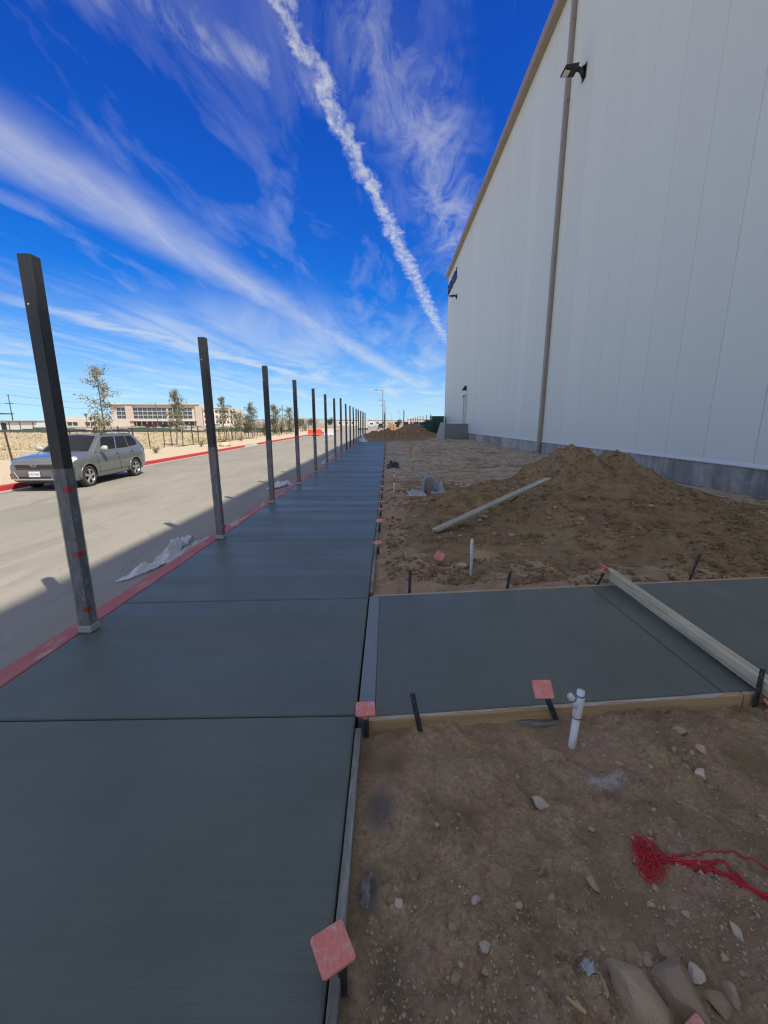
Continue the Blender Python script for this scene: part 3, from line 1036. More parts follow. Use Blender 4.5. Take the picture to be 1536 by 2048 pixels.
def place(n, x0, x1, y0, y1, r0, r1, p, clump=0.0, power=1.0):
    y = y0 * (y1 / y0) ** rng.uniform(0, 1, n * 3)
    x = x0 + (np.minimum(x1, 0.4 + 1.15 * y) - x0) * rng.uniform(0, 1, n * 3)
    dens = fbm(x * 1.6, y * 1.6, 3, 91) + rng.normal(0, 0.35, n * 3)
    ok = (dens > clump) & ~((y > cnear(x) - 0.03) & (y < cfar(x) + 0.1)) & (x > -0.08)
    x, y = x[ok][:n], y[ok][:n]
    r = r0 * (r1 / r0) ** (rng.uniform(0, 1, len(x)) ** p)
    return x, y, r


x, y, r = place(14000, -0.1, 3, 0.6, 4.2, 0.0015, 0.0080, 3.0, 0.1)
z = surf(x, y)
o = scatter('gravel', np.stack([x, y, z + r * 0.2], -1), r, M_PEB)
o['label'] = 'fine gravel strewn over the near dirt bed'
x, y, r = place(12000, 0.0, 8.5, 4.5, 13, 0.006, 0.05, 2.6, -0.05)
z = surf(x, y)
o = scatter('dirt_clods', np.stack([x, y, z + r * 0.15], -1), r, M_PILE)
o['label'] = 'crumbled clods over the dirt heap'
x, y, r = place(2200, 0.0, 9, 13, 60, 0.012, 0.07, 2.6, 0.1)
z = surf(x, y)
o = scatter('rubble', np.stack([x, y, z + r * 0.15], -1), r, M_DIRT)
o['label'] = 'scattered clods over the rutted yard'


def rock_mesh(name, seed, sub=2, sharp=0.3, sx=1.0, sy=0.8, szz=0.6, lo=0.50, hi=0.86):
    bm = bmesh.new()
    bmesh.ops.create_icosphere(bm, subdivisions=sub, radius=1)
    rd = random.Random(seed)
    planes = [(Vector((rd.gauss(0, 1), rd.gauss(0, 1), rd.gauss(0, 1))).normalized(), rd.uniform(lo, hi)) for _ in range(16)]
    co = np.array([v.co[:] for v in bm.verts])
    nn = 0.16 * fbm(co[:, 0] * 1.5 + seed, co[:, 1] * 1.5 + co[:, 2] * 1.3, 3, seed)
    for v, q in zip(bm.verts, nn):
        p = v.co * (1 + float(q))
        for nrm, dd in planes:
            e = p.dot(nrm) - dd
            if e > 0:
                p = p - nrm * e * (1 - sharp * 0.12)
        p = p * (1 + 0.05 * float(q) / 0.16)
        v.co = Vector((p.x * sx * 1.25, p.y * sy * 1.25, p.z * szz * 1.25))
    me = bpy.data.meshes.new(name)
    bm.to_mesh(me)
    bm.free()
    me.polygons.foreach_set('use_smooth', [True] * len(me.polygons))
    if sub > 2:
        me.set_sharp_from_angle(angle=R(16))
    return me


ROCKS = [rock_mesh('stone', s_, 2) for s_ in range(20, 28)]
for q in ROCKS:
    q.materials.append(M_STONE)
x, y, r = place(130, 0.0, 2.6, 0.85, 4.2, 0.010, 0.024, 1.8, 0.1)
for i in range(len(x)):
    o = link('stone', ROCKS[i % 8], None)
    o.location = (x[i], y[i], sz(x[i], y[i]) + r[i] * 0.12)
    o.scale = (r[i],) * 3
    o.rotation_euler = (rng.uniform(-.3, .3), rng.uniform(-.3, .3), rng.uniform(0, 6.3))
    tag(o, 'small brown stone lying loose in the near dirt bed', 'stone', 'small stones in the near dirt bed')
x, y, r = place(100, 0.3, 6.0, 5.0, 10.5, 0.025, 0.07, 2.2, 0.15)
for i in range(len(x)):
    o = link('dirt_clod', ROCKS[(i * 3) % 8], None)
    o.location = (x[i], y[i], sz(x[i], y[i]) + r[i] * 0.1)
    o.scale = (r[i],) * 3
    o.rotation_euler = (rng.uniform(-.3, .3), rng.uniform(-.3, .3), rng.uniform(0, 6.3))
    tag(o, 'rounded clod or cobble resting on the slope of the dirt heap', 'clod', 'clods on the dirt heap')

HERO = [  # x, y, size xyz, rot, pale, label
    (0.845, 0.985, (.080, .118, .080), 0.25, 0, 'large pointed brown boulder, left of two at bottom right'),
    (0.985, 1.00, (.084, .128, .084), -0.15, 0, 'large brown boulder, right of the two at bottom right'),
    (0.79, 1.735, (.050, .030, .024), -0.6, 1, 'pale blocky stone in the bed below the white pipe'),
    (1.69, 1.86, (.045, .030, .022), 0.1, 1, 'pale flat stone right of the white dust patch'),
    (0.05, 1.25, (.024, .027, .018), 0.4, 1, 'rounded cream stone near the nearest orange cap'),
    (0.36, 1.265, (.027, .022, .018), 0.2, 1, 'pale angular stone in the middle of the near bed'),
    (0.865, 1.345, (.022, .036, .018), 0.5, 0, 'long brown stone left of the red string'),
    (0.36, 1.12, (.020, .022, .014), 0.9, 1, 'small tan stone midway along the bottom of the bed'),
    (0.20, 1.75, (.026, .038, .024), 0.1, 0, 'oval brown stone beside the smeared form board'),
    (1.72, 2.08, (.040, .032, .030), 0.0, 0, 'round brown cobble on the heap by the form board'),
    (1.78, 1.98, (.034, .030, .028), 1.0, 0, 'brown cobble just below the round cobble on the heap'),
    (1.33, 1.18, (.018, .034, .015), 0.1, 1, 'grey upright oval stone right of the boulders'),
    (1.115, 0.985, (.034, .046, .03), 0.5, 0, 'round brown cobble right of the two boulders'),
    (1.085, 1.055, (.032, .024, .02), -0.6, 1, 'tan wedge stone tucked behind the two boulders'),
    (0.745, 1.03, (.018, .036, .018), 0.05, 0, 'slim brown stone touching the left boulder'),
    (1.165, 1.0, (.02, .04, .025), -0.2, 0, 'narrow brown stone at the right of the cobbles'),
    (1.03, 1.125, (.022, .045, .02), 0.75, 0, 'slanted flat brown stone above the boulders'),
    (0.98, 5.05, (.085, .06, .05), 0.3, 1, 'pale lumpy stone at the foot of the white marker pipe'),
]
for i, (x, y, s_, a, pale, lb) in enumerate(HERO):
    o = link('boulder' if i < 2 else 'rock', rock_mesh('rock', 100 + i, 4 if i < 2 else 3, 0.2, 1, 1, 1, 0.42, 0.74), M_STONE_PALE if pale else M_STONE)
    o.location = (x, y, sz(x, y) + s_[2] * (0.02 if i < 2 else 0.15))
    o.scale = s_
    o.rotation_euler = (0.1, -0.1, a)
    tag(o, lb, 'boulder' if i < 2 else 'rock')

# ------------------------------------------------------------------ metal building
BX = 9.35
EAVE = 23.75
Y0, Y1 = -42.0, 68.2
bld = empty('metal_building', (BX, 0, 0))
tag(bld, 'huge off-white metal panel building with taupe trim in shade', 'building')
PW = 1.69
yA = 13.05 - 33 * PW
# one panel: slightly crowned face with folded vertical joints
m_ = MB()
hw = PW / 2 - 0.006
prof = [(0.05, -hw), (0.014, -hw), (0.0, -hw + 0.016), (0.0, hw - 0.016), (0.014, hw), (0.05, hw)]
m_.poly_prism([(p[0], p[1], 0.71) for p in prof], (0, 0, EAVE - 0.71))
pm = m_.mesh('wall_panel')
pm.materials.append(M_PANEL)
yy = yA
while yy + PW / 2 < Y1 + 0.3:
    if yy - PW / 2 > Y0:
        o = link('wall_panel', pm, None, bld, (0, yy + PW / 2 - PW / 2, 0))
    yy += PW
ylast = yy - PW / 2
bld_end = ylast
# concrete stem wall pieces, 0.4 m proud of nothing: flush under the panels
PS = 1.22
m_ = MB().box((0.10, 0, 0.16), (0.2, PS - 0.006, 1.06), None, 0.006)
stm = m_.mesh('stem_panel')
stm.materials.append(M_STEM)
yy = Y0
while yy < bld_end - PS / 2:
    link('stem_panel', stm, None, bld, (-0.012, yy + PS / 2, 0))
    yy += PS
# base flashing
m_ = MB()
m_.poly_prism([(-0.055, Y0, 0.672), (-0.058, Y0, 0.70), (-0.005, Y0, 0.78), (0.02, Y0, 0.78), (0.02, Y0, 0.672)], (0, bld_end - Y0, 0))
m_.build('base_flashing', M_FLASH, bld)
# shell behind (closed so that it throws the shade)
m_ = MB()
m_.box((30.06, (Y0 + bld_end) / 2, EAVE / 2 - 0.2), (60, bld_end - Y0 - 0.3, EAVE - 0.3))
m_.build('inner_shell', M_STEM, bld)
m_ = MB()
m_.poly_prism([(-0.38, Y0 - .4, EAVE - 0.05), (30, Y0 - .4, EAVE + 2.4), (60.4, Y0 - .4, EAVE - 0.05), (60.4, Y0 - .4, EAVE + .1), (30, Y0 - .4, EAVE + 2.6), (-0.38, Y0 - .4, EAVE + .12)], (0, bld_end - Y0 + 0.8, 0))
m_.build('roof', M_FLASH, bld)
m_ = MB()
m_.poly_prism([(-0.42, Y0 - .42, EAVE - 0.42), (-0.42, Y0 - .42, EAVE + 0.16), (-0.385, Y0 - .42, EAVE + 0.16), (-0.385, Y0 - .42, EAVE - 0.38), (-0.02, Y0 - .42, EAVE - 0.38), (-0.02, Y0 - .42, EAVE - 0.42)], (0, bld_end - Y0 + 0.84, 0))
m_.build('eave_gutter', M_TAUPE, bld)
m_ = MB()
m_.poly_prism([(-0.03, bld_end - 0.12, 0.68), (-0.03, bld_end + 0.03, 0.68), (0.3, bld_end + 0.03, 0.68), (0.3, bld_end, 0.68), (0.0, bld_end, 0.68), (0.0, bld_end - .12, 0.68)], (0, 0, EAVE - 1.1))
m_.build('corner_trim', M_FLASH, bld)
# downspout
ds = MB()
dsy = 25.15
ds.box((-0.11, dsy, 12.0), (0.19, 0.30, 22.9), None, 0.02)
dso = ds.build('downspout', M_TAUPE, bld)
m_ = MB()
m_.bar((-0.12, dsy, 0.60), (-0.19, dsy, 0.10), 0.302, 0.19, 0.02)
m_.bar((-0.19, dsy + .02, 0.14), (-0.52, dsy + .16, 0.045), 0.30, 0.10, 0.02)
m_.build('outlet_elbow', M_TAUPE, dso)
for zz in (3.6, 7.2, 10.8, 14.4, 18.0, 21.4):
    MB().box((-0.105, dsy, zz), (0.206, 0.36, 0.05), None, 0.004).build('strap', M_TAUPE, dso)
# landing, door and wing panel near the far corner
m_ = MB().box((-1.32, 50.2, 0.84), (2.6, 4.2, 1.76), None, 0.02)
lan = m_.build('landing', mat('landing_concrete', lambda b: wire(b, b.mix(b.noise(b.pos, 1.5, 6, 0.6), (0.19, 0.20, 0.20), (0.27, 0.275, 0.27)), None, b.bump(b.noise(b.pos, 20, 4), 0.3, 0.01)), rough=0.9), None, loc=(BX, 0, 0))
tag(lan, 'grey concrete landing block at the foot of the far wall door', 'landing')
m_ = MB()
m_.poly_prism([(5.55, 47.75, -0.1), (6.62, 47.9, -0.1), (6.70, 47.95, 1.86), (6.15, 47.9, 1.86)], (0, 0.09, 0))
tag(m_.build('formwork_panel', M_STONE_PALE if False else mat('pale_ply', lambda b: wire(b, b.mix(b.noise(b.pos, 3, 5), (0.40, 0.42, 0.44), (0.52, 0.54, 0.55))), rough=0.8)), 'pale tapering panel leaning at the end of the concrete landing', 'panel')
dr = MB().box((-0.03, 50.3, 3.35), (0.06, 1.1, 3.2), None, 0.01).build('door', M_FLASH, bld)
m_ = MB()
m_.box((-0.10, 49.68, 3.4), (0.2, 0.09, 3.35), None, 0.01)
m_.box((-0.10, 50.92, 3.4), (0.2, 0.09, 3.35), None, 0.01)
m_.box((-0.10, 50.3, 5.12), (0.2, 1.33, 0.09), None, 0.01)
m_.build('door_frame', M_FLASH, dr)
MB().box((-0.12, 49.95, 2.75), (0.10, 0.05, 0.32), None, 0.01).build('door_handle', M_LAMPBLK, dr)
MB().bar((-0.10, 50.3, 5.0), (-0.42, 50.1, 4.85), 0.07, 0.07).build('door_closer', M_STAKE, dr)


# wall lights
def flood(loc, s_, label):
    r_ = empty('wall_light', loc)
    tag(r_, label, 'wall light', 'flood lights on the tall wall')
    m_ = MB()
    m_.poly_prism([(-.04 * s_, -.22 * s_, -.42 * s_), (-.04 * s_, .22 * s_, -.42 * s_), (-.04 * s_, .24 * s_, .26 * s_), (-.04 * s_, -.24 * s_, .26 * s_)], (.04 * s_, 0, 0))
    m_.build('mounting_plate', M_LAMPBLK, r_)
    MB().tube([(-.02 * s_, 0, -.28 * s_), (-.16 * s_, 0, -.02 * s_), (-.34 * s_, 0, .10 * s_), (-.50 * s_, 0, .06 * s_)], [.12 * s_, .13 * s_, .12 * s_, .11 * s_], 10).build('arm', M_LAMPBLK, r_, True)
    MB().tube([(-.04 * s_, 0, .20 * s_), (-.2 * s_, 0, .08 * s_), (-.40 * s_, 0, .08 * s_)], [.10 * s_, .08 * s_, .09 * s_], 8).build('brace', M_LAMPBLK, r_, True)
    m_ = MB()
    # head: wedge box, flat lens side turned down and out
    top = [(-.42, -.30, .20), (-.42, .30, .20), (-1.18, .34, .06), (-1.18, -.34, .06)]
    bot = [(-.50, -.26, -.10), (-.50, .26, -.10), (-1.22, .34, -.06), (-1.22, -.34, -.06)]
    m_.add([Vector(p) * s_ for p in top + bot], [(0, 1, 2, 3), (7, 6, 5, 4), (0, 4, 5, 1), (1, 5, 6, 2), (2, 6, 7, 3), (3, 7, 4, 0)])
    hd = m_.build('lamp_head', M_LAMPBLK, r_)
    m_ = MB()
    P = [Vector(p) * s_ for p in ((-.86, -.20, -.102), (-.86, .20, -.102), (-1.16, .24, -.087), (-1.16, -.24, -.087))]
    m_.poly_prism(P, (0, 0, -0.02 * s_))
    m_.build('lens', M_LENS, hd)
    return r_


flood((BX - 0.004, 23.4, 18.1), 0.86, 'black flood light high on the wall beside the taupe downspout')
flood((BX - 0.004, 59.6, 18.4), 0.86, 'small black flood light near the far corner below the lettering')
r_ = empty('door_light', (BX, 50.3, 5.85))
tag(r_, 'black wedge wall pack light above the far door', 'wall light')
m_ = MB()
m_.poly_prism([(-.004, -.28, -.28), (-.004, -.28, .25), (-.16, -.28, .25), (-.45, -.28, -.22), (-.40, -.28, -.28)], (0, .56, 0))
m_.build('housing', M_LAMPBLK, r_)
MB().box((-.21, 0, -.29), (.30, .46, .03)).build('lens', M_LENS, r_)

# letters on the wall near the corner
sg = empty('wall_sign', (BX - 0.02, 64.0, 20.9))
tag(sg, 'dark blue raised lettering on the wall at the far top corner', 'sign')
M_SIGN = mat('dark_blue_letter', lambda b: wire(b, b.mix(b.noise(b.obj, 3), (0.012, 0.016, 0.035), (0.02, 0.026, 0.05))), rough=0.4)
for i, ch in enumerate('HANGAR4'):
    fc = bpy.data.curves.new('letter', 'FONT')
    fc.body = ch
    fc.size = 2.05
    fc.extrude = 0.05
    fc.offset = 0.03
    fc.align_x = 'CENTER'
    tmp = bpy.data.objects.new('letter', fc)
    COL.objects.link(tmp)
    me = bpy.data.meshes.new_from_object(tmp)
    bpy.data.objects.remove(tmp)
    bpy.data.curves.remove(fc)
    o = link('letter', me, M_SIGN, sg)
    o.location = (-0.03, 3.2 - i * 1.10, -0.15)
    o.rotation_euler = (R(90), 0, R(-90))

# ------------------------------------------------------------------ black fence posts along the kerb
PS_ = 0.1
shaft = MB().box((0, 0, 1.5), (PS_, PS_, 3.0), None, 0.006).mesh('shaft')
shaft.materials.append(M_BLACK)
# open top: dark inset plate and cap rim
wm = MB()
zs = np.linspace(0.05, 1.44, 15)
for i, zz in enumerate(zs):
    e = 0.0525 + 0.002 * math.sin(i * 2.1) + (0.004 if i == len(zs) - 1 else 0)
    wm.v += [(-e, -e, zz), (e, -e + .001 * math.sin(i), zz), (e, e, zz), (-e, e, zz)]
for i in range(len(zs) - 1):
    for k in range(4):
        wm.f.append((4 * i + k, 4 * i + (k + 1) % 4, 4 * i + 4 + (k + 1) % 4, 4 * i + 4 + k))
wrap = wm.mesh('plastic_wrap')
wrap.materials.append(M_WRAP)
col_ = MB().box((0, 0, 0.034), (0.122, 0.122, 0.064), None, 0.008).mesh('foam_collar')
col_.materials.append(M_COLLAR)
hole = MB().tube([(-0.02, -0.0505, 0), (-0.02, -0.049, 0)], 0.007, 8).mesh('bolt_hole')
hole.materials.append(M_FLASH)
tape = MB().box((0.035, -0.0555, 0), (0.034, 0.002, 0.036), (0, 0.25, 0)).box((0.0562, -0.030, 0.003), (0.002, 0.048, 0.042), (0.2, 0, 0)).mesh('red_tape')
tape.materials.append(M_RED)
desc = {0: 'lower half in clear film', 7: 'a little taller than its neighbours', 8: 'bare black to the ground', 9: 'bare black to the ground', 10: 'bare black to the ground'}
for k in range(17):
    yk = 3.30 + 2.955 * k
    root = empty('fence_post', (-2.645 + 0.01 * math.sin(k * 3.3), yk, 0.0))
    root.rotation_euler = (0.004 * math.sin(k * 1.7), 0.006 * math.sin(k * 2.9 + 1), 0.03 * math.sin(k * 5.1))
    d_ = desc.get(k, 'wrapped in film below')
    tag(root, f'{ORD[k]} black square fence post along the kerb, {d_}', 'fence post', 'black fence posts along the kerb')
    s_ = link('shaft', shaft, None, root)
    if k == 7:
        s_.scale = (1, 1, 1.06)
    h_ = link('bolt_hole', hole, None, root, (0, 0, 2.66 + 0.05 * math.sin(k * 7)))
    if k not in (8, 9, 10):
        w_ = link('plastic_wrap', wrap, None, root)
        w_.scale = (1, 1, [1.0, 1.0, 0.99, 1.0, 1.02, 0.97, 0.95, 0.98, 1, 1, 1, 1.0, .6, .6, .6, .6, .6][k])
    link('foam_collar', col_, None, root)
    tz = {0: (1.27, 0.72, 0.22), 1: (1.32, 1.02, 0.46, 0.2), 2: (1.16, 0.85, 0.30), 3: (1.35, .7, .18), 4: (.3,), 5: (.5, .95), 6: (1.2,)}.get(k, ())
    for j, zz in enumerate(tz):
        t_ = link('red_tape', tape, None, root, (0, 0, zz))
        if k in (1, 2, 3):
            t_.location.x = -0.025 + 0.02 * j

# other black posts: one lone, and a row far right past the building corner
far_posts = [(-0.45, 74.5, 3.0, 'lone black fence post at the bend of the far pale kerb'), (2.9, 72.0, 3.4, 'lone black fence post on the crest of the far dirt mound')]
for i in range(9):
    far_posts.append((9.0 - 0.02 * i, 86 + 9.0 * i, 3.1, f'{ORD[i]} black post of the row beyond the building corner'))
for (x, y, h, lb) in far_posts:
    o = link('far_fence_post', shaft, None)
    o.location = (x, y, -0.1)
    o.scale = (1.5, 1.5, (h + 0.6) / 3)
    tag(o, lb, 'fence post', 'distant black fence posts')

# ------------------------------------------------------------------ form boards
def board(name, a, b_, w, h, material, label, cat='form board', ch=0.003):
    a, b_ = Vector(a), Vector(b_)
    d = b_ - a
    L = d.length
    nseg = max(1, int(L / 0.25))
    m_ = MB()
    bm = bmesh.new()
    bmesh.ops.create_cube(bm, size=1)
    bmesh.ops.scale(bm, vec=(L, w, h), verts=bm.verts)
    bmesh.ops.bevel(bm, geom=list(bm.edges), offset=ch, segments=1, affect='EDGES')
    me = bpy.data.meshes.new(name)
    bm.to_mesh(me)
    bm.free()
    me.materials.append(material)
    o = bpy.data.objects.new(name, me)
    COL.objects.link(o)
    x = d.normalized()
    y = Vector((0, 0, 1)).cross(x).normalized()
    z = x.cross(y)
    o.matrix_world = Matrix.Translation((a + b_) / 2) @ Matrix((x, y, z)).transposed().to_4x4()
    tag(o, label, cat)
    return o


def fb_label(s_):
    return s_


board('form_board', (-0.1695, -3.0, -0.072), (-0.1695, 2.13, -0.072), 0.036, 0.14, M_SMEAR, 'cement-smeared form board edging the sidewalk beside the near dirt bed')
yb = 4.16
i = 0
for L, q in ((4.8, 'first'), (4.8, 'second'), (4.8, 'third'), (4.8, 'fourth'), (4.8, 'fifth'), (4.8, 'sixth'), (4.8, 'seventh')):
    board('form_board', (-0.1695 + 0.004 * (i % 2), yb, -0.072), (-0.1695 + 0.004 * (i % 2), yb + L, -0.072), 0.036, 0.14, M_SMEAR, f'{q} sidewalk-edge form board beyond the cross walk, grey with cement')
    yb += L + 0.012
    i += 1
board('form_board', (-0.14, cnear(-.14) - 0.016, -0.072), (2.42, cnear(2.42) - 0.016, -0.072), 0.036, 0.14, M_WOOD, 'tan wood form board along the near edge of the cross walk')
board('form_board', (2.43, cnear(2.43) - 0.017, -0.07), (6.9, cnear(6.9) - 0.017, -0.07), 0.036, 0.14, M_WOOD, 'tan form board at the right end of the cross walk near edge')
board('form_board', (-0.14, cfar(-.14) + 0.016, -0.072), (3.45, cfar(3.45) + 0.016, -0.072), 0.036, 0.14, M_WOOD, 'wood form board along the far edge of the cross walk')
board('form_board', (3.46, cfar(3.46) + 0.017, -0.07), (7.1, cfar(7.1) + 0.017, -0.07), 0.036, 0.14, M_WOOD, 'wood form board at the right end of the cross walk far edge')


def ribbon(name, xs_, yf, w0, w1, z, t, label, seed):
    """ragged crust of slurry along a board top"""
    m_ = MB()
    n = len(xs_)
    for i, x in enumerate(xs_):
        a = w0 + 0.016 * vnoise(np.array([x * 6.0]), np.array([0.5]), seed)[0] + 0.008 * vnoise(np.array([x * 26.0]), np.array([0.5]), seed + 1)[0]
        c = w1 + 0.008 * vnoise(np.array([x * 7.0]), np.array([4.5]), seed + 2)[0]
        c = max(c, a + 0.003)
        y = yf(x)
        m_.v += [(x, y + a, z), (x, y + (a + c) / 2, z + t), (x, y + c, z)]
    for i in range(n - 1):
        for k in range(2):
            m_.f.append((3 * i + k, 3 * i + k + 1, 3 * i + 4 + k, 3 * i + 3 + k))
    return tag(m_.build(name, M_SLURRY), label, 'slurry')


ribbon('slurry_crust', np.linspace(0.0, 2.40, 150), cnear, -0.026, -0.006, 0.0, 0.005, 'pale ragged slurry crust on the near cross walk board', 3)
ribbon('slurry_crust', np.linspace(-0.1, 3.4, 120), cfar, 0.006, 0.026, 0.0, 0.005, 'pale slurry crust on the far cross walk board', 13)


def blob(name, cx, cy, rx, ry, material, label, cat, seed, t=0.012, zoff=0.004):
    n, rr = 48, 7
    m_ = MB()
    for j in range(rr):
        q = j / (rr - 1)
        for k in range(n):
            a = 2 * math.pi * k / n
            e = 1 + 0.35 * float(fbm(np.array([math.cos(a) * 1.3 + seed]), np.array([math.sin(a) * 1.3]), 4, seed)[0])
            x, y = cx + rx * e * q * math.cos(a), cy + ry * e * q * math.sin(a)
            m_.v.append((x, y, sz(x, y) + zoff + t * (1 - q ** 3) - (0.02 if j == rr - 1 else 0)))
    for j in range(rr - 1):
        for k in range(n):
            m_.f.append((j * n + k, j * n + (k + 1) % n, (j + 1) * n + (k + 1) % n, (j + 1) * n + k))
    return tag(m_.build(name, material, smooth=True), label, cat)



# ------------------------------------------------------------------ caps and stakes
def rsquare(h, r, z, n=5):
    out = []
    for cx, cy, a0 in ((1, 1, 0), (-1, 1, 90), (-1, -1, 180), (1, -1, 270)):
        for k in range(n):
            a = R(a0 + 90 * k / (n - 1))
            out.append((cx * (h - r) + r * math.cos(a), cy * (h - r) + r * math.sin(a), z))
    return out


capm = MB()
rings = [rsquare(.0565, .011, -.006), rsquare(.059, .012, -.004), rsquare(.059, .012, .003), rsquare(.0572, .0115, .0055), rsquare(.050, .009, .0062)]
nr_ = len(rings[0])
for rg in rings:
    capm.v += rg
for i in range(len(rings) - 1):
    for k in range(nr_):
        capm.f.append((i * nr_ + k, i * nr_ + (k + 1) % nr_, (i + 1) * nr_ + (k + 1) % nr_, (i + 1) * nr_ + k))
capm.f.append(tuple(reversed(range(nr_))))
capm.f.append(tuple((len(rings) - 1) * nr_ + k for k in range(nr_)))
plate = capm.mesh('plate')
plate.materials.append(M_CAP)
collar = MB().tube([(0, 0, -0.004), (0, 0, -0.022), (0, 0, -0.05), (0, 0, -0.062)], [0.030, 0.021, 0.019, 0.020], 12)
for k in range(4):
    a = math.pi / 2 * k + math.pi / 4
    collar.bar((0.018 * math.cos(a), 0.018 * math.sin(a), -0.02), (0.042 * math.cos(a), 0.042 * math.sin(a), -0.008), 0.004, 0.016)
collar = collar.mesh('collar', True)
collar.materials.append(M_CAP)
# flat steel stake with punched holes shown as raised rims
def stake_mesh(L):
    m_ = MB().box((0, 0, L / 2 - 0.12), (0.032, 0.012, L + 0.24), None, 0.003)
    for k in range(4):
        m_.tube([(0, -0.0065, L - 0.04 - k * 0.055), (0, -0.0055, L - 0.04 - k * 0.055)], 0.004, 6)
    return m_.mesh('form_stake')


def stake(x, y, z, L, tilt, rz, label, fat=1.0):
    me = stake_mesh(L)
    me.materials.append(M_STAKE)
    o = link('form_stake', me, None)
    o.location = (x, y, z)
    o.scale = (fat, fat, 1)
    o.rotation_euler = (tilt[0], tilt[1], rz)
    return tag(o, label, 'stake', 'steel form stakes')


def cap(x, y, z, tilt, rz, label, s_=1.0, group='orange safety caps on form stakes'):
    r_ = empty('safety_cap', (x, y, z))
    r_.rotation_euler = (tilt[0], tilt[1], rz)
    r_.scale = (s_,) * 3
    link('plate', plate, None, r_)
    link('collar', collar, None, r_)
    return tag(r_, label, 'safety cap', group)


# row along the right edge of the walk (stake outside the form board)
row = [(1.0, 0.11, 32, (0.10, 0.05)), (2.155, 0.105, 4, (0.02, 0.0)), (5.62, 0.12, 40, (0.06, -0.05)), (6.92, 0.13, 12, (0.22, -0.12)),
       (8.0, 0.11, 30, (0, 0.1)), (8.75, 0.12, 5, (-.1, 0)), (10.05, 0.11, 20, (0, 0)), (10.9, 0.12, 10, (.1, .1)), (12.4, 0.12, 0, (0, 0)), (13.9, 0.11, 15, (0, .1)),
       (15.4, 0.12, 35, (0, 0)), (17.0, 0.12, 0, (0, 0)), (18.9, 0.11, 20, (.1, 0)), (21.0, 0.12, 10, (0, 0)), (23.6, 0.12, 0, (0, 0)), (26.8, 0.12, 30, (0, 0)), (30.2, 0.12, 0, (0, 0)), (34.2, 0.12, 0, (0, 0)), (38.2, 0.12, 0, (0, 0))]
for i, (y, z, rz, tl) in enumerate(row):
    x = -0.128 if i else -0.150
    stake(x + .004, y, -0.1, z + 0.08, (0, 0), R(rz * 0.3), f'{ORD[i]} steel form stake along the right edge of the sidewalk')
    extra = {0: 'orange-red square safety cap at the bottom, cement stained', 1: 'safety cap at the corner of the two walks, cement on top'}.get(i, f'{ORD[i]} orange safety cap along the right edge of the sidewalk')
    cap(x + (-0.025 if i == 0 else 0.0), y, z + 0.004, tl, R(rz), extra)
stake(0.215, 2.19, -0.10, 0.30, (0.0, -0.20), 0.05, 'bare dark stake leaning left at the near cross walk board')
stake(1.10, 2.30, -0.08, 0.22, (-0.05, -0.42), 0.1, 'leaning cement-streaked stake under the pink cap by the white pipe', 1.1)
cap(0.995, 2.30, 0.145, (0.55, -0.12), R(-8), 'faded pink safety cap tilted toward the camera beside the white pipe')
stake(2.495, 2.435, -0.10, 0.31, (0, 0.0), 0.0, 'grey upright stake standing against the end of the timber', 1.1)
stake(0.245, 4.13, -0.08, 0.34, (0, 0.02), 0.0, 'black stake at the left of the far cross walk board')
stake(1.335, 4.27, -0.08, 0.28, (0, 0.12), 0.1, 'pale cement-coated stake in the middle of the far board')
stake(3.55, 4.54, -0.08, 0.40, (0, 0.22), 0.1, 'black stake leaning right beyond the timber at the far board')
stake(2.40, 4.42, -0.08, 0.22, (0, 0.40), 0.1, 'grey stake under the cap at the far end of the timber')
cap(2.475, 4.40, 0.185, (0.1, 0.9), R(20), 'orange safety cap wedged at the far end of the timber')
cap(0.72, 5.33, sz(0.72, 5.33) + 0.055, (1.35, 0.35), R(-35), 'loose orange safety cap lying on its side on the dirt', 1.15)
cap(2.56, 2.36, -0.03, (0.5, 0.3), R(15), 'orange safety cap at the right edge below the timber')
cap(0.96, 0.855, -0.03, (0.3, 0.3), R(30), 'pink safety cap just showing at the bottom edge by the boulders')

# timber lying across the cross walk
M_TIMBER = mat('pale_timber', f_wood((0.36, 0.31, 0.20), (0.74, 0.65, 0.46), 'x', 0.3), rough=0.85, spec=0.2)
board('timber', (2.56, 4.50, 0.118), (2.56, 2.20, 0.066), 0.088, 0.088, M_TIMBER, 'long pale four-by-four timber lying across the cross walk', 'timber', 0.002)
# plank on the heap and scraps
pz0, pz1 = sz(0.80, 6.5), sz(3.3, 8.4)
board('plank', (0.79, 6.48, pz0 + 0.05), (3.32, 8.38, max(pz1 + 0.05, 0.68)), 0.14, 0.04, M_WOODG, 'long grey plank lying up the slope of the dirt heap', 'plank')
board('wood_scrap', (2.05, 14.7, sz(2.05, 14.7) + .03), (2.45, 16.0, sz(2.4, 16.0) + .04), 0.13, 0.04, M_WOODG, 'short grey board lying flat on the rutted dirt', 'board')
board('wood_scrap', (2.55, 8.5, sz(2.55, 8.5) + .02), (2.95, 9.0, sz(2.95, 9.0) + .04), 0.12, 0.025, M_WOOD, 'small tan wood chip beside the plank on the heap', 'board')
board('wood_scrap', (8.75, 9.6, sz(8.75, 9.6) + .03), (8.85, 12.4, sz(8.85, 12.4) + .03), 0.10, 0.04, M_WOODG, 'long board lying on dirt against the stem wall', 'board')
board('wood_scrap', (8.3, 9.9, sz(8.3, 9.9) + .03), (8.7, 11.6, sz(8.7, 11.6) + .03), 0.09, 0.035, M_WOOD, 'tan board lying in front of the stem wall at right', 'board')
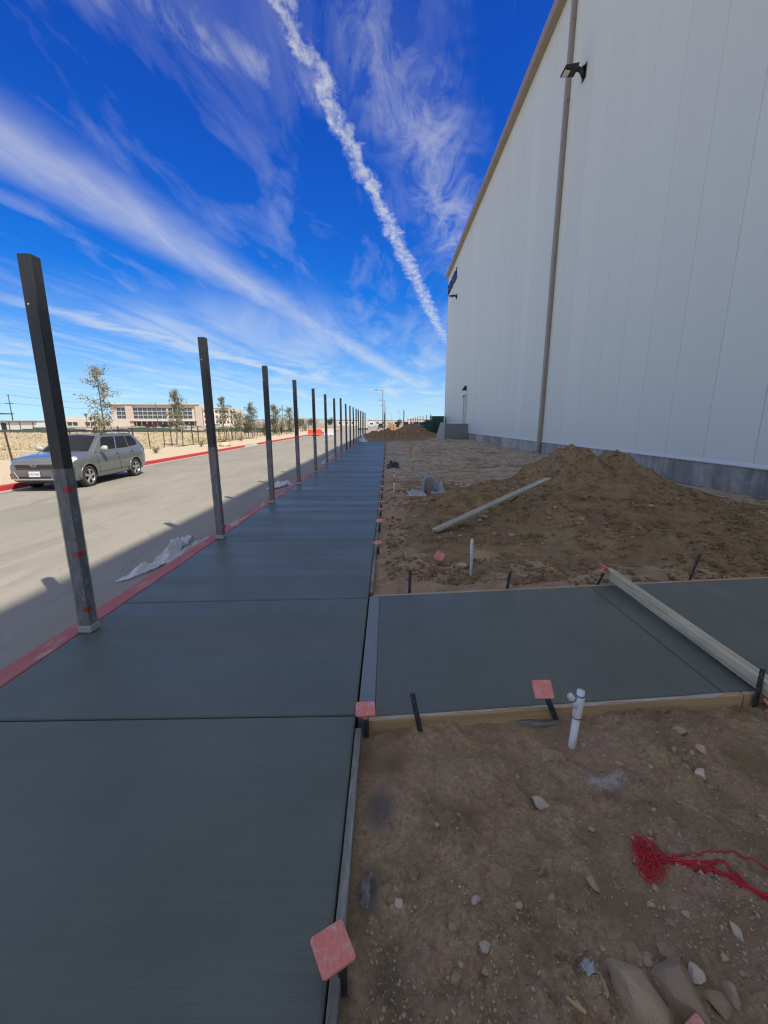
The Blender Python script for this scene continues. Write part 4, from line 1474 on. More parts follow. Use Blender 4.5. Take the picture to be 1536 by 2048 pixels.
blob('spilled_concrete', -0.085, 1.31, 0.028, 0.09, M_SPILL, 'dark lump of spilled concrete beside the board above the nearest cap', 'concrete spill', 9, 0.010, 0.0)
blob('spilled_concrete', 0.98, 2.275, 0.14, 0.018, M_SPILL, 'dark concrete dribble under the near cross walk board', 'concrete spill', 14, 0.012, 0.0)
board('wood_scrap', (0.60, 0.985, sz(.6, .985) + .006), (0.65, 0.95, sz(.65, .95) + .006), 0.011, 0.008, M_WOOD, 'short wooden stick at the bottom of the near bed', 'stick', 0.001)
board('wood_scrap', (4.3, 43.5, sz(4.3, 43.5) + .05), (6.0, 42.5, sz(6.0, 42.5) + .05), 0.15, 0.05, M_WOODG, 'grey board lying before the concrete landing', 'board')
board('wood_scrap', (3.6, 58.0, 1.55), (5.3, 57.6, 1.45), 0.2, 0.06, M_WOODG, 'pale plank lying on the far dirt mound', 'plank')

# wooden lath stakes at the far end
for i, (x, y, h, tl, lb) in enumerate([(0.95, 40.0, .95, .02, 'tall pale lath stake standing in dirt beyond the walk'), (1.15, 40.2, .5, .05, 'short lath stake just right of the tall pale one'), (0.55, 41.0, .6, -.5, 'lath stake leaning left beyond the walk'), (1.7, 38.6, .75, .06, 'lath stake right of the pair beyond the walk'),
                                       (-0.75, 41.9, .55, .02, 'wooden stake at the end of the sidewalk'), (-1.6, 42.0, .5, -.03, 'wooden stake left of another at the sidewalk end'), (1.25, 38.3, .3, 0.9, 'fallen lath in the churned dirt beyond the walk')]):
    z = max(sz(x, y), -0.02)
    m_ = MB().box((0, 0, h / 2 - 0.1), (0.07, 0.03, h + 0.2), None, 0.004)
    o = m_.build('lath_stake', M_WOODG if i % 2 else M_WOOD)
    o.location = (x, y, z)
    o.rotation_euler = (0, tl, 0.3 * i)
    tag(o, lb, 'stake', 'wooden lath stakes')

# ------------------------------------------------------------------ pipes
def pvc_marks(parent, items):
    for (a, b_, r_) in items:
        MB().tube([a, b_], r_, 16).build('primer_ring', M_PVCMARK, parent, True)


zb = sz(1.10, 2.075)
pr = empty('riser_pipe', (1.10, 2.075, zb))
pr.scale = (0.9, 0.9, 1.0)
pr.rotation_euler = (0, 0.04, 0.0)
tag(pr, 'white plastic riser pipe with a wye fitting in the near bed', 'pipe')
MB().tube([(0, 0, -0.15), (0, 0, 0.24)], 0.0235, 20).build('pipe', M_PVC, pr, True)
fit = MB().tube([(0, 0, 0.205), (0, 0, 0.21), (0.002, 0, 0.335), (0.002, 0, 0.345)], [0.027, 0.0295, 0.0295, 0.027], 20)
fit = fit.build('wye_fitting', M_PVC, pr, True)
MB().tube([(0, 0, 0.265), (-0.026, -0.004, 0.305), (-0.048, -0.008, 0.328)], [0.024, 0.0245, 0.024], 16).build('branch', M_PVC, fit, True)
MB().tube([(-0.046, -0.008, 0.326), (-0.072, -0.012, 0.350), (-0.0715, -0.012, 0.3495), (-0.05, -0.008, 0.33)], [0.019, 0.019, 0.015, 0.015], 16, False).build('branch_end', M_PVC, pr, True)
MB().tube([(0.002, 0, 0.34), (0.002, 0, 0.375), (0.002, 0, 0.3745), (0.002, 0, 0.30)], [0.024, 0.024, 0.0195, 0.019], 20, False).build('pipe_end', M_PVC, pr, True)
pvc_marks(pr, [((0, 0, 0.202), (0, 0, 0.207), 0.0300), ((0.002, 0, 0.343), (0.002, 0, 0.349), 0.0285), ((-0.045, -0.008, 0.3255), (-0.048, -0.0084, 0.3285), 0.0252)])

z = sz(1.03, 4.72)
p2 = empty('marker_pipe', (1.03, 4.72, z))
p2.rotation_euler = (0, -0.012, 0)
tag(p2, 'slim white pipe standing upright in front of the dirt heap', 'pipe')
MB().tube([(0, 0, -0.1), (0, 0, 0.475), (0, 0, 0.478)], [0.0175, 0.0175, 0.015], 14).build('pipe', M_PVC, p2, True)
for k in range(9):
    MB().box((0.0, -0.0172, 0.10 + k * 0.04), (0.005, 0.003, 0.016 if k % 3 else 0.022)).build('printed_mark', M_PVCMARK, p2)

z = sz(0.19, 10.6)
p3 = empty('marker_pipe', (0.19, 10.6, z))
tag(p3, 'white pipe with orange painted middle near the sidewalk edge', 'pipe')
MB().tube([(0, 0, -0.1), (0, 0, 0.5)], 0.022, 12).build('pipe', M_PVC, p3, True)
MB().tube([(0, 0, 0.30), (0, 0, 0.462)], 0.0228, 12).build('orange_band', M_ORANGE, p3, True)
z = sz(1.3, 21.2)
p4 = empty('marker_lath', (1.3, 21.2, z))
tag(p4, 'leaning orange lath with orange ribbon on a small dirt hump', 'marker')
MB().bar((0, 0, -0.1), (-0.10, 0, 0.62), 0.05, 0.025).build('lath', M_ORANGE, p4)
m_ = MB()
for k in range(8):
    m_.v += [(-0.10 + 0.02 * math.sin(k * 1.9) - 0.012 * k, -0.02 - 0.01 * math.sin(k), 0.62 - 0.05 * k), (-0.02 - 0.004 * k + 0.02 * math.cos(k * 2), -0.03, 0.62 - 0.055 * k)]
m_.f += [(2 * k, 2 * k + 1, 2 * k + 3, 2 * k + 2) for k in range(7)]
m_.build('ribbon', M_ORANGE, p4)

# grey conduit loop, loose sheet beside it
z = sz(1.12, 10.75)
cl = empty('conduit_loop', (1.12, 10.75, z))
tag(cl, 'grey conduit bent into an upright loop behind the low berm', 'conduit')
MB().tube([(-0.16, 0, -0.1), (-0.15, 0, 0.22)] + [(0.15 * -math.cos(a), 0.02, 0.24 + 0.20 * math.sin(a)) for a in np.linspace(0, math.pi, 9)] + [(0.15, 0.02, 0.2), (0.17, 0.02, -0.1)], 0.045, 10).build('conduit', M_GREYPIPE, cl, True)
MB().tube([(-0.10, 0.1, -0.1), (-0.08, 0.1, 0.25), (0.0, 0.1, 0.36), (0.08, 0.1, 0.22), (0.10, 0.1, -0.1)], 0.035, 10).build('conduit', M_GREYPIPE, cl, True)


def crumple(name, x0, x1, y0, y1, h, material, label, cat, seed, zf, n=44, outline=None, freq=3.0):
    """crumpled sheet draped on the ground"""
    u = np.linspace(0, 1, n)
    U, V = np.meshgrid(u, u)
    X = x0 + (x1 - x0) * U
    Y = y0 + (y1 - y0) * V
    X = X + 0.10 * (x1 - x0) * fbm(U * 2.2, V * 2.2, 3, seed)
    Y = Y + 0.10 * (y1 - y0) * fbm(U * 2.2 + 7, V * 2.2, 3, seed + 1)
    rd = np.abs(fbm(U * freq, V * freq, 4, seed + 2))
    bul = np.clip(1 - ((U - .5) * 2) ** 4, 0, 1) * np.clip(1 - ((V - .5) * 2) ** 4, 0, 1)
    Z = zf(X, Y) + 0.006 + h * bul * np.clip(rd, 0, 1)
    me = grid_mesh(name, X, Y, Z)
    if outline is not None:
        bm = bmesh.new()
        bm.from_mesh(me)
        cut = []
        for f in bm.faces:
            c = f.calc_center_median()
            uu = (c.x - x0) / (x1 - x0)
            vv = (c.y - y0) / (y1 - y0)
            if not outline(uu, vv):
                cut.append(f)
        bmesh.ops.delete(bm, geom=cut, context='FACES')
        bm.to_mesh(me)
        bm.free()
    return tag(link(name, me, material), label, cat)


crumple('paper_sheet', 0.55, 1.0, 10.3, 11.1, 0.14, M_PAPER, 'crumpled grey sheet lying beside the conduit loop', 'sheet', 5, lambda x, y: surf(x, y))
crumple('paper_sheet', 1.2, 1.6, 10.7, 11.3, 0.30, M_PAPER, 'pale crumpled sheet right of the conduit loop', 'sheet', 8, lambda x, y: surf(x, y))
crumple('black_bag', 0.0, 0.52, 16.4, 17.6, 0.30, M_CLOTHBLK, 'crumpled black plastic bag on dirt by the sidewalk edge', 'bag', 12, lambda x, y: surf(x, y))
crumple('paper_scrap', 0.695, 0.735, 1.035, 1.095, 0.03, M_PAPER, 'torn crumpled grey paper scrap left of the boulders', 'paper', 17, lambda x, y: surf(x, y), 20)
rf = lambda x, y: np.full(np.shape(x), ROAD_Z + 0.015)
rotout = lambda u, v: abs(u - 0.5 - 0.22 * math.sin(v * 5.5)) < 0.10 + 0.22 * math.sin(v * 3.14 * 1.0) ** 2 - 0.12 * math.exp(-((v - .52) / .09) ** 2)
crumple('plastic_sheet', -3.52, -3.04, 4.95, 6.95, 0.22, M_SHEET, 'long crumpled white plastic film lying in the gutter near the second post', 'plastic sheet', 25, rf, 70, rotout, 2.6)
crumple('plastic_sheet', -3.09, -2.93, 5.3, 6.6, 0.10, M_SHEET, 'narrow strip of white film against the red kerb', 'plastic sheet', 27, rf, 40, lambda u, v: True, 3.0)
crumple('plastic_sheet', -3.7, -3.0, 12.0, 13.2, 0.16, M_SHEET, 'white plastic film in the gutter between third and fourth posts', 'plastic sheet', 33, rf, 60, lambda u, v: abs(u - 0.2 - 0.6 * v) < 0.26, 2.6)
crumple('plastic_sheet', -3.25, -2.95, 20.0, 25.5, 0.22, M_SHEET, 'white plastic film strewn along the kerb farther off', 'plastic sheet', 35, rf, 60, lambda u, v: True, 3.5)
crumple('plastic_bag', -2.7, -1.9, 40.0, 41.3, 0.75, M_SHEET, 'white bag bunched at the far left end of the sidewalk', 'bag', 45, lambda x, y: np.full(np.shape(x), 0.0), 40, None, 1.6)

# red string tangle: many loops of line, then strands trailing right
rs = random.Random(5)
m_ = MB()


def zr(x, y):
    return sz(x, y)


for k in range(26):
    cx, cy = rs.choice([(1.155, 1.485), (1.175, 1.455), (1.135, 1.40), (1.20, 1.445), (1.165, 1.43)])
    cx += rs.uniform(-.02, .02)
    cy += rs.uniform(-.025, .025)
    pts = []
    ph = rs.uniform(0, 6.3)
    ax, ay = rs.uniform(.015, .042), rs.uniform(.018, .05)
    rot = rs.uniform(-.9, -.2)
    zl = rs.uniform(0.004, 0.026)
    nn = rs.choice([14, 20, 26])
    for i in range(nn):
        a = ph + i * 0.42
        w = 1 + 0.35 * math.sin(a * 1.7 + k)
        u, v = ax * w * math.cos(a), ay * w * math.sin(a)
        x, y = cx + u * math.cos(rot) - v * math.sin(rot), cy + u * math.sin(rot) + v * math.cos(rot)
        pts.append((x, y, zr(x, y) + zl + 0.008 * math.sin(a * 2.3)))
    m_.tube(pts, 0.0017, 5)
main = [(1.16, 1.455), (1.24, 1.43), (1.33, 1.405), (1.40, 1.385), (1.46, 1.33), (1.53, 1.275), (1.62, 1.22), (1.75, 1.17)]
loop_ = [(1.20, 1.46), (1.30, 1.42), (1.40, 1.41), (1.455, 1.41), (1.475, 1.37), (1.49, 1.31), (1.56, 1.26), (1.70, 1.19)]
thin = [(1.24, 1.47), (1.34, 1.455), (1.45, 1.45), (1.56, 1.43), (1.62, 1.39), (1.63, 1.33), (1.68, 1.27), (1.78, 1.2)]
for path, cnt, sp in ((main, 11, 0.012), (loop_, 5, 0.009), (thin, 2, 0.006)):
    for k in range(cnt):
        ox, oy = rs.uniform(-sp, sp), rs.uniform(-sp, sp)
        pts = []
        P = [Vector((*p, 0)) for p in path]
        for i in range(len(P) - 1):
            for q in range(5):
                t = q / 5
                a, b_ = P[i], P[i + 1]
                p0 = P[max(i - 1, 0)]
                p3_ = P[min(i + 2, len(P) - 1)]
                p = 0.5 * ((2 * a) + (b_ - p0) * t + (2 * p0 - 5 * a + 4 * b_ - p3_) * t * t + (3 * a - p0 - 3 * b_ + p3_) * t ** 3)
                x = p.x + ox * (1 + .6 * math.sin(i * 2.0 + k)) + 0.002 * rs.uniform(-1, 1)
                y = p.y + oy * (1 + .6 * math.cos(i * 1.7 + k)) + 0.002 * rs.uniform(-1, 1)
                pts.append((x, y, zr(x, y) + 0.003 + 0.004 * (k % 3)))
        m_.tube(pts, 0.0016, 5)
tag(m_.build('string_tangle', M_STRING, smooth=True), 'tangle of bright red mason line lying on the near dirt', 'string')

# ------------------------------------------------------------------ car
M_CARPAINT = mat('grey_metallic_paint', lambda b: (wire(b, b.mix(b.noise(b.obj, 2.5, 5), (0.135, 0.152, 0.160), (0.16, 0.176, 0.184)), b.mr(b.noise(b.obj, 5, 5), 0.3, 0.7, 0.24, 0.36)), b.p.inputs['Coat Weight'].__setattr__('default_value', 1.0)), metal=0.2, rough=0.3)
M_CARGLASS = mat('car_glass', lambda b: wire(b, b.mix(b.noise(b.obj, 1.2), (0.010, 0.012, 0.015), (0.022, 0.025, 0.03))), rough=0.05, spec=0.18)
M_TYRE = mat('tyre_rubber', lambda b: wire(b, b.mix(b.noise(b.obj, 20), (0.025, 0.025, 0.024), (0.05, 0.048, 0.045))), rough=0.85)
M_ALLOY = mat('alloy', lambda b: wire(b, b.mix(b.noise(b.obj, 10), (0.55, 0.55, 0.55), (0.66, 0.66, 0.66))), rough=0.3, metal=0.8)
M_CARBLK = mat('car_black_trim', lambda b: wire(b, b.mix(b.noise(b.obj, 10), (0.014, 0.014, 0.015), (0.028, 0.028, 0.03))), rough=0.5)
M_CHROME = mat('chrome', lambda b: wire(b, b.mix(b.noise(b.obj, 10), (0.66, 0.67, 0.69), (0.76, 0.77, 0.78))), rough=0.15, metal=1.0)
M_HEADL = mat('headlamp', lambda b: wire(b, b.mix(b.ss(b.noise(b.obj, 16, 3), 0.4, 0.6), (0.42, 0.44, 0.46), (0.85, 0.86, 0.87))), rough=0.08, spec=0.8)
M_TAILL = mat('tail_lamp', lambda b: wire(b, b.mix(b.noise(b.obj, 16), (0.30, 0.01, 0.015), (0.42, 0.02, 0.02))), rough=0.15)
M_POLE_DARK = mat('grille_grey', lambda b: wire(b, b.mix(b.noise(b.obj, 9), (0.10, 0.105, 0.11), (0.15, 0.155, 0.16))), rough=0.35)
M_PLATE = mat('plate_white', lambda b: wire(b, b.mix(b.noise(b.obj, 20), (0.72, 0.72, 0.72), (0.80, 0.80, 0.80))), rough=0.5)

def interp(tab, y):
    ks = [t[0] for t in tab]
    vs = [t[1] for t in tab]
    return float(np.interp(y, ks, vs))


ZT = [(-2.28, .80), (-2.24, .86), (-2.1, .93), (-1.8, .985), (-1.3, 1.04), (-.95, 1.075), (0, 1.085), (1.2, 1.10), (2.0, 1.12), (2.2, 1.08), (2.28, 0.95)]
WD = [(-2.28, .62), (-2.25, .70), (-2.15, .79), (-1.95, .855), (-1.6, .885), (-1, .890), (1.2, .89), (1.8, .88), (2.1, .83), (2.24, .76), (2.28, .68)]
ZBT = [(-2.28, .34), (-2.1, .25), (-1.7, .22), (1.8, .24), (2.15, .30), (2.28, .40)]


def body_ring(y):
    w, zt, zb_ = interp(WD, y), interp(ZT, y), interp(ZBT, y)
    h = zt - zb_
    return [(0, zb_), (.80 * w, zb_), (.93 * w, zb_ + .05 * h), (.965 * w, zb_ + .16 * h), (.985 * w, zb_ + .30 * h), (1.0 * w, zb_ + .46 * h), (1.0 * w, zb_ + .62 * h), (.99 * w, zb_ + .76 * h), (.965 * w, zb_ + .88 * h), (.92 * w, zb_ + .955 * h), (.84 * w, zt), (.55 * w, zt + .018), (0, zt + .03)]


def body_pt(y, s_, side=1, off=0.0):
    r_ = body_ring(y)
    k = min(int(s_), len(r_) - 2)
    t = s_ - k
    x = r_[k][0] * (1 - t) + r_[k + 1][0] * t
    z = r_[k][1] * (1 - t) + r_[k + 1][1] * t
    return Vector((side * (x + off), y, z))


def make_car():
    root = empty('parked_suv')
    st = list(np.concatenate([[-2.28, -2.265, -2.24, -2.2], np.linspace(-2.12, 2.12, 44), [2.18, 2.23, 2.26, 2.28]]))
    m_ = MB()
    nr = 13
    for y in st:
        r_ = body_ring(y)
        full = [(x, y, z) for x, z in r_] + [(-x, y, z) for x, z in reversed(r_[1:-1])]
        m_.v += full
    n = len(full)
    for i in range(len(st) - 1):
        for k in range(n):
            m_.f.append((i * n + k, i * n + (k + 1) % n, (i + 1) * n + (k + 1) % n, (i + 1) * n + k))
    m_.f.append(tuple(range(n)))
    m_.f.append(tuple((len(st) - 1) * n + k for k in reversed(range(n))))
    me = m_.mesh('body', True)
    me.materials.append(M_CARPAINT)
    # wheel wells
    cut = MB()
    for yw in (-1.31, 1.31):
        for s_ in (-1, 1):
            cut.tube([(s_ * .58, yw, .335), (s_ * 1.0, yw, .335)], .385, 28)
            cut.box((s_ * .79, yw, .1), (.42, .76, .46))
    cme = bpy.data.meshes.new('cut')
    body = link('body', me, None, root)
    # cut each well separately for a clean boolean
    for yw in (-1.31, 1.31):
        for s_ in (-1, 1):
            prof = [(yw + .385 * math.cos(a), .335 + .385 * math.sin(a)) for a in np.linspace(0, math.pi, 22)] + [(yw - .385, 0.0), (yw + .385, 0.0)]
            cm = MB().poly_prism([(s_ * .56, p[0], p[1]) for p in prof], (s_ * .5, 0, 0)).mesh('cut')
            cm.materials.append(M_CARBLK)
            co = link('cut', cm, None)
            md = body.modifiers.new('b', 'BOOLEAN')
            md.operation = 'DIFFERENCE'
            md.object = co
            md.solver = 'EXACT'
            try:
                md.material_mode = 'TRANSFER'
            except Exception:
                pass
            dg = bpy.context.evaluated_depsgraph_get()
            nm = bpy.data.meshes.new_from_object(body.evaluated_get(dg))
            body.modifiers.clear()
            body.data = nm
            bpy.data.objects.remove(co)
    body.data.name = 'body'
    body.data.polygons.foreach_set('use_smooth', [True] * len(body.data.polygons))
    if hasattr(body.data, 'set_sharp_from_angle'):
        body.data.set_sharp_from_angle(angle=R(38))
    # cabin
    B = [(-.83, -1.04, 1.03), (.83, -1.04, 1.03), (.82, 2.17, 1.06), (-.82, 2.17, 1.06)]
    T = [(-.63, -.20, 1.585), (.63, -.20, 1.585), (.61, 1.80, 1.58), (-.61, 1.80, 1.58)]
    bm = bmesh.new()
    vb = [bm.verts.new(p) for p in B]
    vt = [bm.verts.new(p) for p in T]
    mid = [bm.verts.new(p) for p in ((0, -.165, 1.61), (0, 1.785, 1.60))]
    bm.faces.new(vb[::-1])
    for k in range(4):
        if k == 0:
            bm.faces.new([vb[0], vb[1], vt[1], mid[0], vt[0]])
        elif k == 2:
            bm.faces.new([vb[2], vb[3], vt[3], mid[1], vt[2]])
        else:
            bm.faces.new([vb[k], vb[(k + 1) % 4], vt[(k + 1) % 4], vt[k]])
    bm.faces.new([vt[1], vt[2], mid[1], mid[0]])
    bm.faces.new([vt[0], mid[0], mid[1], vt[3]])
    bmesh.ops.recalc_face_normals(bm, faces=bm.faces)
    bmesh.ops.bevel(bm, geom=[e for e in bm.edges if e.verts[0] in vt + mid or e.verts[1] in vt + mid], offset=.06, segments=3, affect='EDGES')
    cme = bpy.data.meshes.new('cabin')
    bm.to_mesh(cme)
    bm.free()
    cme.polygons.foreach_set('use_smooth', [True] * len(cme.polygons))
    if hasattr(cme, 'set_sharp_from_angle'):
        cme.set_sharp_from_angle(angle=R(30))
    cab = link('cabin', cme, M_CARPAINT, root)
    B = [Vector(p) for p in B]
    T = [Vector(p) for p in T]

    def quadpane(name, b0, b1, t0, t1, poly, parent, off=0.006, material=M_CARGLASS):
        nrm = (b1 - b0).cross(t0 - b0).normalized()
        cen = sum(B + T, Vector()) / 8
        if nrm.dot((b0 + b1) / 2 - cen) < 0:
            nrm = -nrm
        P = []
        for s_, t in poly:
            lo = b0.lerp(b1, s_)
            hi = t0.lerp(t1, s_)
            P.append(lo.lerp(hi, t) + nrm * off)
        return MB().poly_prism(P, -nrm * 0.02).build(name, material, parent)
    quadpane('windscreen', B[0], B[1], T[0], T[1], [(.07, .08), (.93, .08), (.93, .90), (.5, .95), (.07, .90)], cab)
    quadpane('rear_window', B[3], B[2], T[3], T[2], [(.08, .2), (.92, .2), (.90, .85), (.10, .85)], cab)
    for (b0, b1, t0, t1) in ((B[1], B[2], T[1], T[2]), (B[0], B[3], T[0], T[3])):
        quadpane('door_window', b0, b1, t0, t1, [(.145, .10), (.395, .10), (.385, .84), (.10, .84), (.075, .72)], cab)
        quadpane('door_window', b0, b1, t0, t1, [(.425, .10), (.655, .10), (.675, .84), (.425, .84)], cab)
        quadpane('quarter_window', b0, b1, t0, t1, [(.675, .12), (.86, .20), (.90, .45), (.87, .80), (.70, .84)], cab)
        quadpane('pillar_trim', b0, b1, t0, t1, [(.40, .10), (.42, .10), (.42, .85), (.39, .85)], cab, 0.008, M_CHROME)
    for s_ in (-1, 1):
        # roof rail
        MB().tube([(s_ * .60, -.05, 1.60), (s_ * .605, .12, 1.665), (s_ * .605, .8, 1.685), (s_ * .60, 1.45, 1.665), (s_ * .59, 1.68, 1.60)], .020, 8).build('roof_rail', M_CARBLK, root, True)
        # mirror
        mr = MB().tube([(s_ * .88, -.62, 1.10), (s_ * .93, -.64, 1.13), (s_ * 1.0, -.64, 1.15), (s_ * 1.08, -.62, 1.15), (s_ * 1.10, -.61, 1.15)], [.03, .06, .095, .085, .03], 12).build('mirror', mat('mirror_shell', lambda b: wire(b, b.mix(b.noise(b.obj, 8), (0.42, 0.41, 0.38), (0.50, 0.49, 0.46))), rough=0.3), root, True)
        # headlamp patch following the body
        m_ = MB()
        yy_ = np.linspace(-2.262, -1.72, 14)
        for i, y in enumerate(yy_):
            q = i / 13
            lo, hi = 6.6 + 1.3 * q, 9.3 + 0.2 * q
            for t in np.linspace(0, 1, 6):
                m_.v.append(body_pt(y, lo + (hi - lo) * t, s_, .006) + Vector((0, -.004, .003)))
        for i in range(13):
            for k in range(5):
                m_.f.append((6 * i + k, 6 * i + k + 1, 6 * i + 7 + k, 6 * i + 6 + k))
        m_.build('headlight', M_HEADL, root, True)
        m_ = MB()
        yy_ = np.linspace(2.05, 2.27, 6)
        for i, y in enumerate(yy_):
            for t in np.linspace(7.0, 9.6, 5):
                m_.v.append(body_pt(y, t, s_, .006) + Vector((0, .004, .003)))
        for i in range(5):
            for k in range(4):
                m_.f.append((5 * i + k, 5 * i + k + 1, 5 * i + 6 + k, 5 * i + 5 + k))
        m_.build('taillight', M_TAILL, root, True)
        # arch flares
        for yw in (-1.31, 1.31):
            pts = []
            for a in np.linspace(-0.12, math.pi + .12, 20):
                y, z = yw + .40 * math.cos(a), .335 + .40 * math.sin(a)
                pts.append((s_ * (interp(WD, y) - .006), y, z))
            MB().tube(pts, .026, 8).build('wheel_arch', M_CARPAINT, root, True)
        # door seams and handles
        for y in (-.78, .38, 1.30):
            MB().tube([body_pt(y + (.0 if q < 5 else -.01 * q), q, s_, .0015) for q in np.linspace(3, 9.6, 14)], .0045, 5).build('door_seam', M_CARBLK, root)
        MB().tube([body_pt(y, 3.4, s_, .002) for y in np.linspace(-.85, .9, 10)], .006, 5).build('sill_line', M_CARBLK, root)
        for y in (.22, 1.12):
            p = body_pt(y, 7.6, s_, .012)
            MB().bar(p - Vector((0, .09, 0)), p + Vector((0, .09, 0.01)), .03, .028, .008).build('door_handle', M_CHROME, root)
        # fog recess
        MB().poly_prism([(s_ * .50, -2.292, .40), (s_ * .74, -2.235, .42), (s_ * .76, -2.215, .52), (s_ * .56, -2.285, .54)], (0, .05, 0)).build('fog_recess', M_CARBLK, root)
    # grille, emblem, bumper, plate
    gr = MB().poly_prism([(-.50, -2.292, .655), (.50, -2.292, .655), (.545, -2.285, .80), (-.545, -2.285, .80)], (0, .06, 0)).build('grille', M_CARBLK, root)
    for z in (.685, .725, .765):
        MB().bar((-.51, -2.297, z), (.51, -2.297, z), .010, .009).build('grille_bar', M_POLE_DARK, gr)
    MB().bar((-.53, -2.30, .805), (.53, -2.30, .805), .025, .022, .006).build('grille_trim', M_CHROME, gr)
    em = MB().tube([(.085 * math.cos(a), -2.312, .765 + .045 * math.sin(a)) for a in np.linspace(0, 2 * math.pi, 25)], .008, 6).build('emblem', M_CHROME, gr, True)
    MB().poly_prism([(.08 * math.cos(a), -2.306, .765 + .042 * math.sin(a)) for a in np.linspace(0, 2 * math.pi, 20, False)], (0, .01, 0)).build('emblem_field', mat('emblem_blue', lambda b: wire(b, b.mix(b.noise(b.obj, 9), (0.02, 0.04, 0.12), (0.03, 0.05, 0.15))), rough=0.3), em)
    for (x, z, s_) in ((-.035, .775, .012), (.02, .775, .008), (.045, .762, .008), (.0, .752, .008), (.03, .745, .007)):
        MB().box((x, -2.313, z), (s_ * 1.6, .006, s_ * 1.6), (0, R(45), 0)).build('emblem_star', M_CHROME, em)
    bu = MB().poly_prism([(-.70, -2.285, .37), (.70, -2.285, .37), (.62, -2.31, .63), (-.62, -2.31, .63)], (0, .08, 0)).build('bumper', M_CARPAINT, root)
    MB().bar((-.46, -2.312, .415), (.46, -2.312, .415), .02, .055, .006).build('lower_intake', M_CARBLK, bu)
    MB().bar((-.60, -2.315, .365), (.60, -2.315, .365), .035, .045, .01).build('skid_trim', M_ALLOY, bu)
    for s_ in (-1, 1):
        MB().bar((s_ * .44, -2.318, .36), (s_ * .56, -2.318, .60), .02, .02, .005).build('bumper_blade', M_ALLOY, bu)
    pl = MB().box((0, -2.325, .515), (.305, .014, .155), None, .004).build('number_plate', M_PLATE, root)
    fc = bpy.data.curves.new('plate_text', 'FONT')
    fc.body = '6TCT043'
    fc.size = .068
    fc.align_x = 'CENTER'
    fc.extrude = .001
    tmp = bpy.data.objects.new('plate_text', fc)
    COL.objects.link(tmp)
    tme = bpy.data.meshes.new_from_object(tmp)
    bpy.data.objects.remove(tmp)
    link('plate_text', tme, M_SIGN, pl, (0, -2.3335, .490), (R(90), 0, 0))
    # steering wheel seen through screen is dark: dash line
    for s_ in (-1, 1):
        MB().bar((s_ * .1, -1.075, 1.085), (s_ * .62, -.90, 1.14), .012, .012).build('wiper', M_CARBLK, root)
    # wheels
    def wheel(x, y, s_):
        w = empty('wheel', (x, y, .335))
        w.parent = root
        ty = []
        prof = [(.0, .20), (-.105, .235), (-.108, .30), (-.085, .33), (.0, .337), (.085, .33), (.108, .30), (.105, .235), (.0, .20)]
        m_ = MB()
        n_ = 32
        for k in range(n_):
            a = 2 * math.pi * k / n_
            for px, pr_ in prof:
                m_.v.append((px, pr_ * math.cos(a), pr_ * math.sin(a)))
        c = len(prof)
        for k in range(n_):
            for j in range(c - 1):
                m_.f.append((k * c + j, k * c + j + 1, ((k + 1) % n_) * c + j + 1, ((k + 1) % n_) * c + j))
        m_.build('tyre', M_TYRE, w, True)
        m_ = MB()
        m_.tube([(s_ * .085, .222 * math.cos(a), .222 * math.sin(a)) for a in np.linspace(0, 2 * math.pi, 33)], .014, 6)
        m_.tube([(s_ * .05, 0, 0), (s_ * .105, 0, 0)], .05, 12)
        for k in range(5):
            a = 2 * math.pi * k / 5 + .3
            for da in (-.13, .13):
                m_.bar((s_ * .095, .04 * math.cos(a + da), .04 * math.sin(a + da)), (s_ * .088, .222 * math.cos(a + da), .222 * math.sin(a + da)), .038, .028, .006, (1, 0, 0))
        m_.build('rim', M_ALLOY, w)
        m_ = MB()
        m_.tube([(s_ * .03, 0, 0), (s_ * .04, 0, 0)], .21, 20)
        m_.build('brake_disc', M_CARBLK, w)
    for y in (-1.31, 1.31):
        for s_ in (-1, 1):
            wheel(s_ * .775, y, s_)
    # under floor
    MB().box((0, 0, .27), (1.1, 4.2, .10)).build('underbody', M_CARBLK, root)
    tag(root, 'grey sport utility car parked facing us at the far red kerb', 'car')
    return root


car = make_car()
car.location = (-10.17, 13.82, ROAD_Z + 0.004)
car.rotation_euler = (0, 0, 0.055)
# ------------------------------------------------------------------ verge fence posts, saplings, shrubs
M_RUST = mat('rusty_steel', lambda b: wire(b, b.mix(b.noise(b.obj, 10, 5), (0.055, 0.03, 0.022), (0.12, 0.065, 0.045))), rough=0.85)
pm_ = MB().bar((0, 0, -0.2), (0, 0, 1.35), 0.075, 0.03).bar((0, 0.015, -0.2), (0, 0.015, 1.35), 0.016, 0.05).mesh('thin_fence_post')
pm_.materials.append(M_RUST)


def verge_z(x, y):
    t = (far_kerb_x(y) - 0.15 - x) / 5.0
    if 0 <= t <= 1:
        X, Y = np.array([x]), np.array([y])
        return float((-0.03 + 0.16 * t + 0.03 * fbm(X * 0.9, Y * 0.9, 4, 3) + 0.25 * t * sstep(24, 12, Y))[0])
    return float(field_z(np.array([x]), np.array([y]))[0])


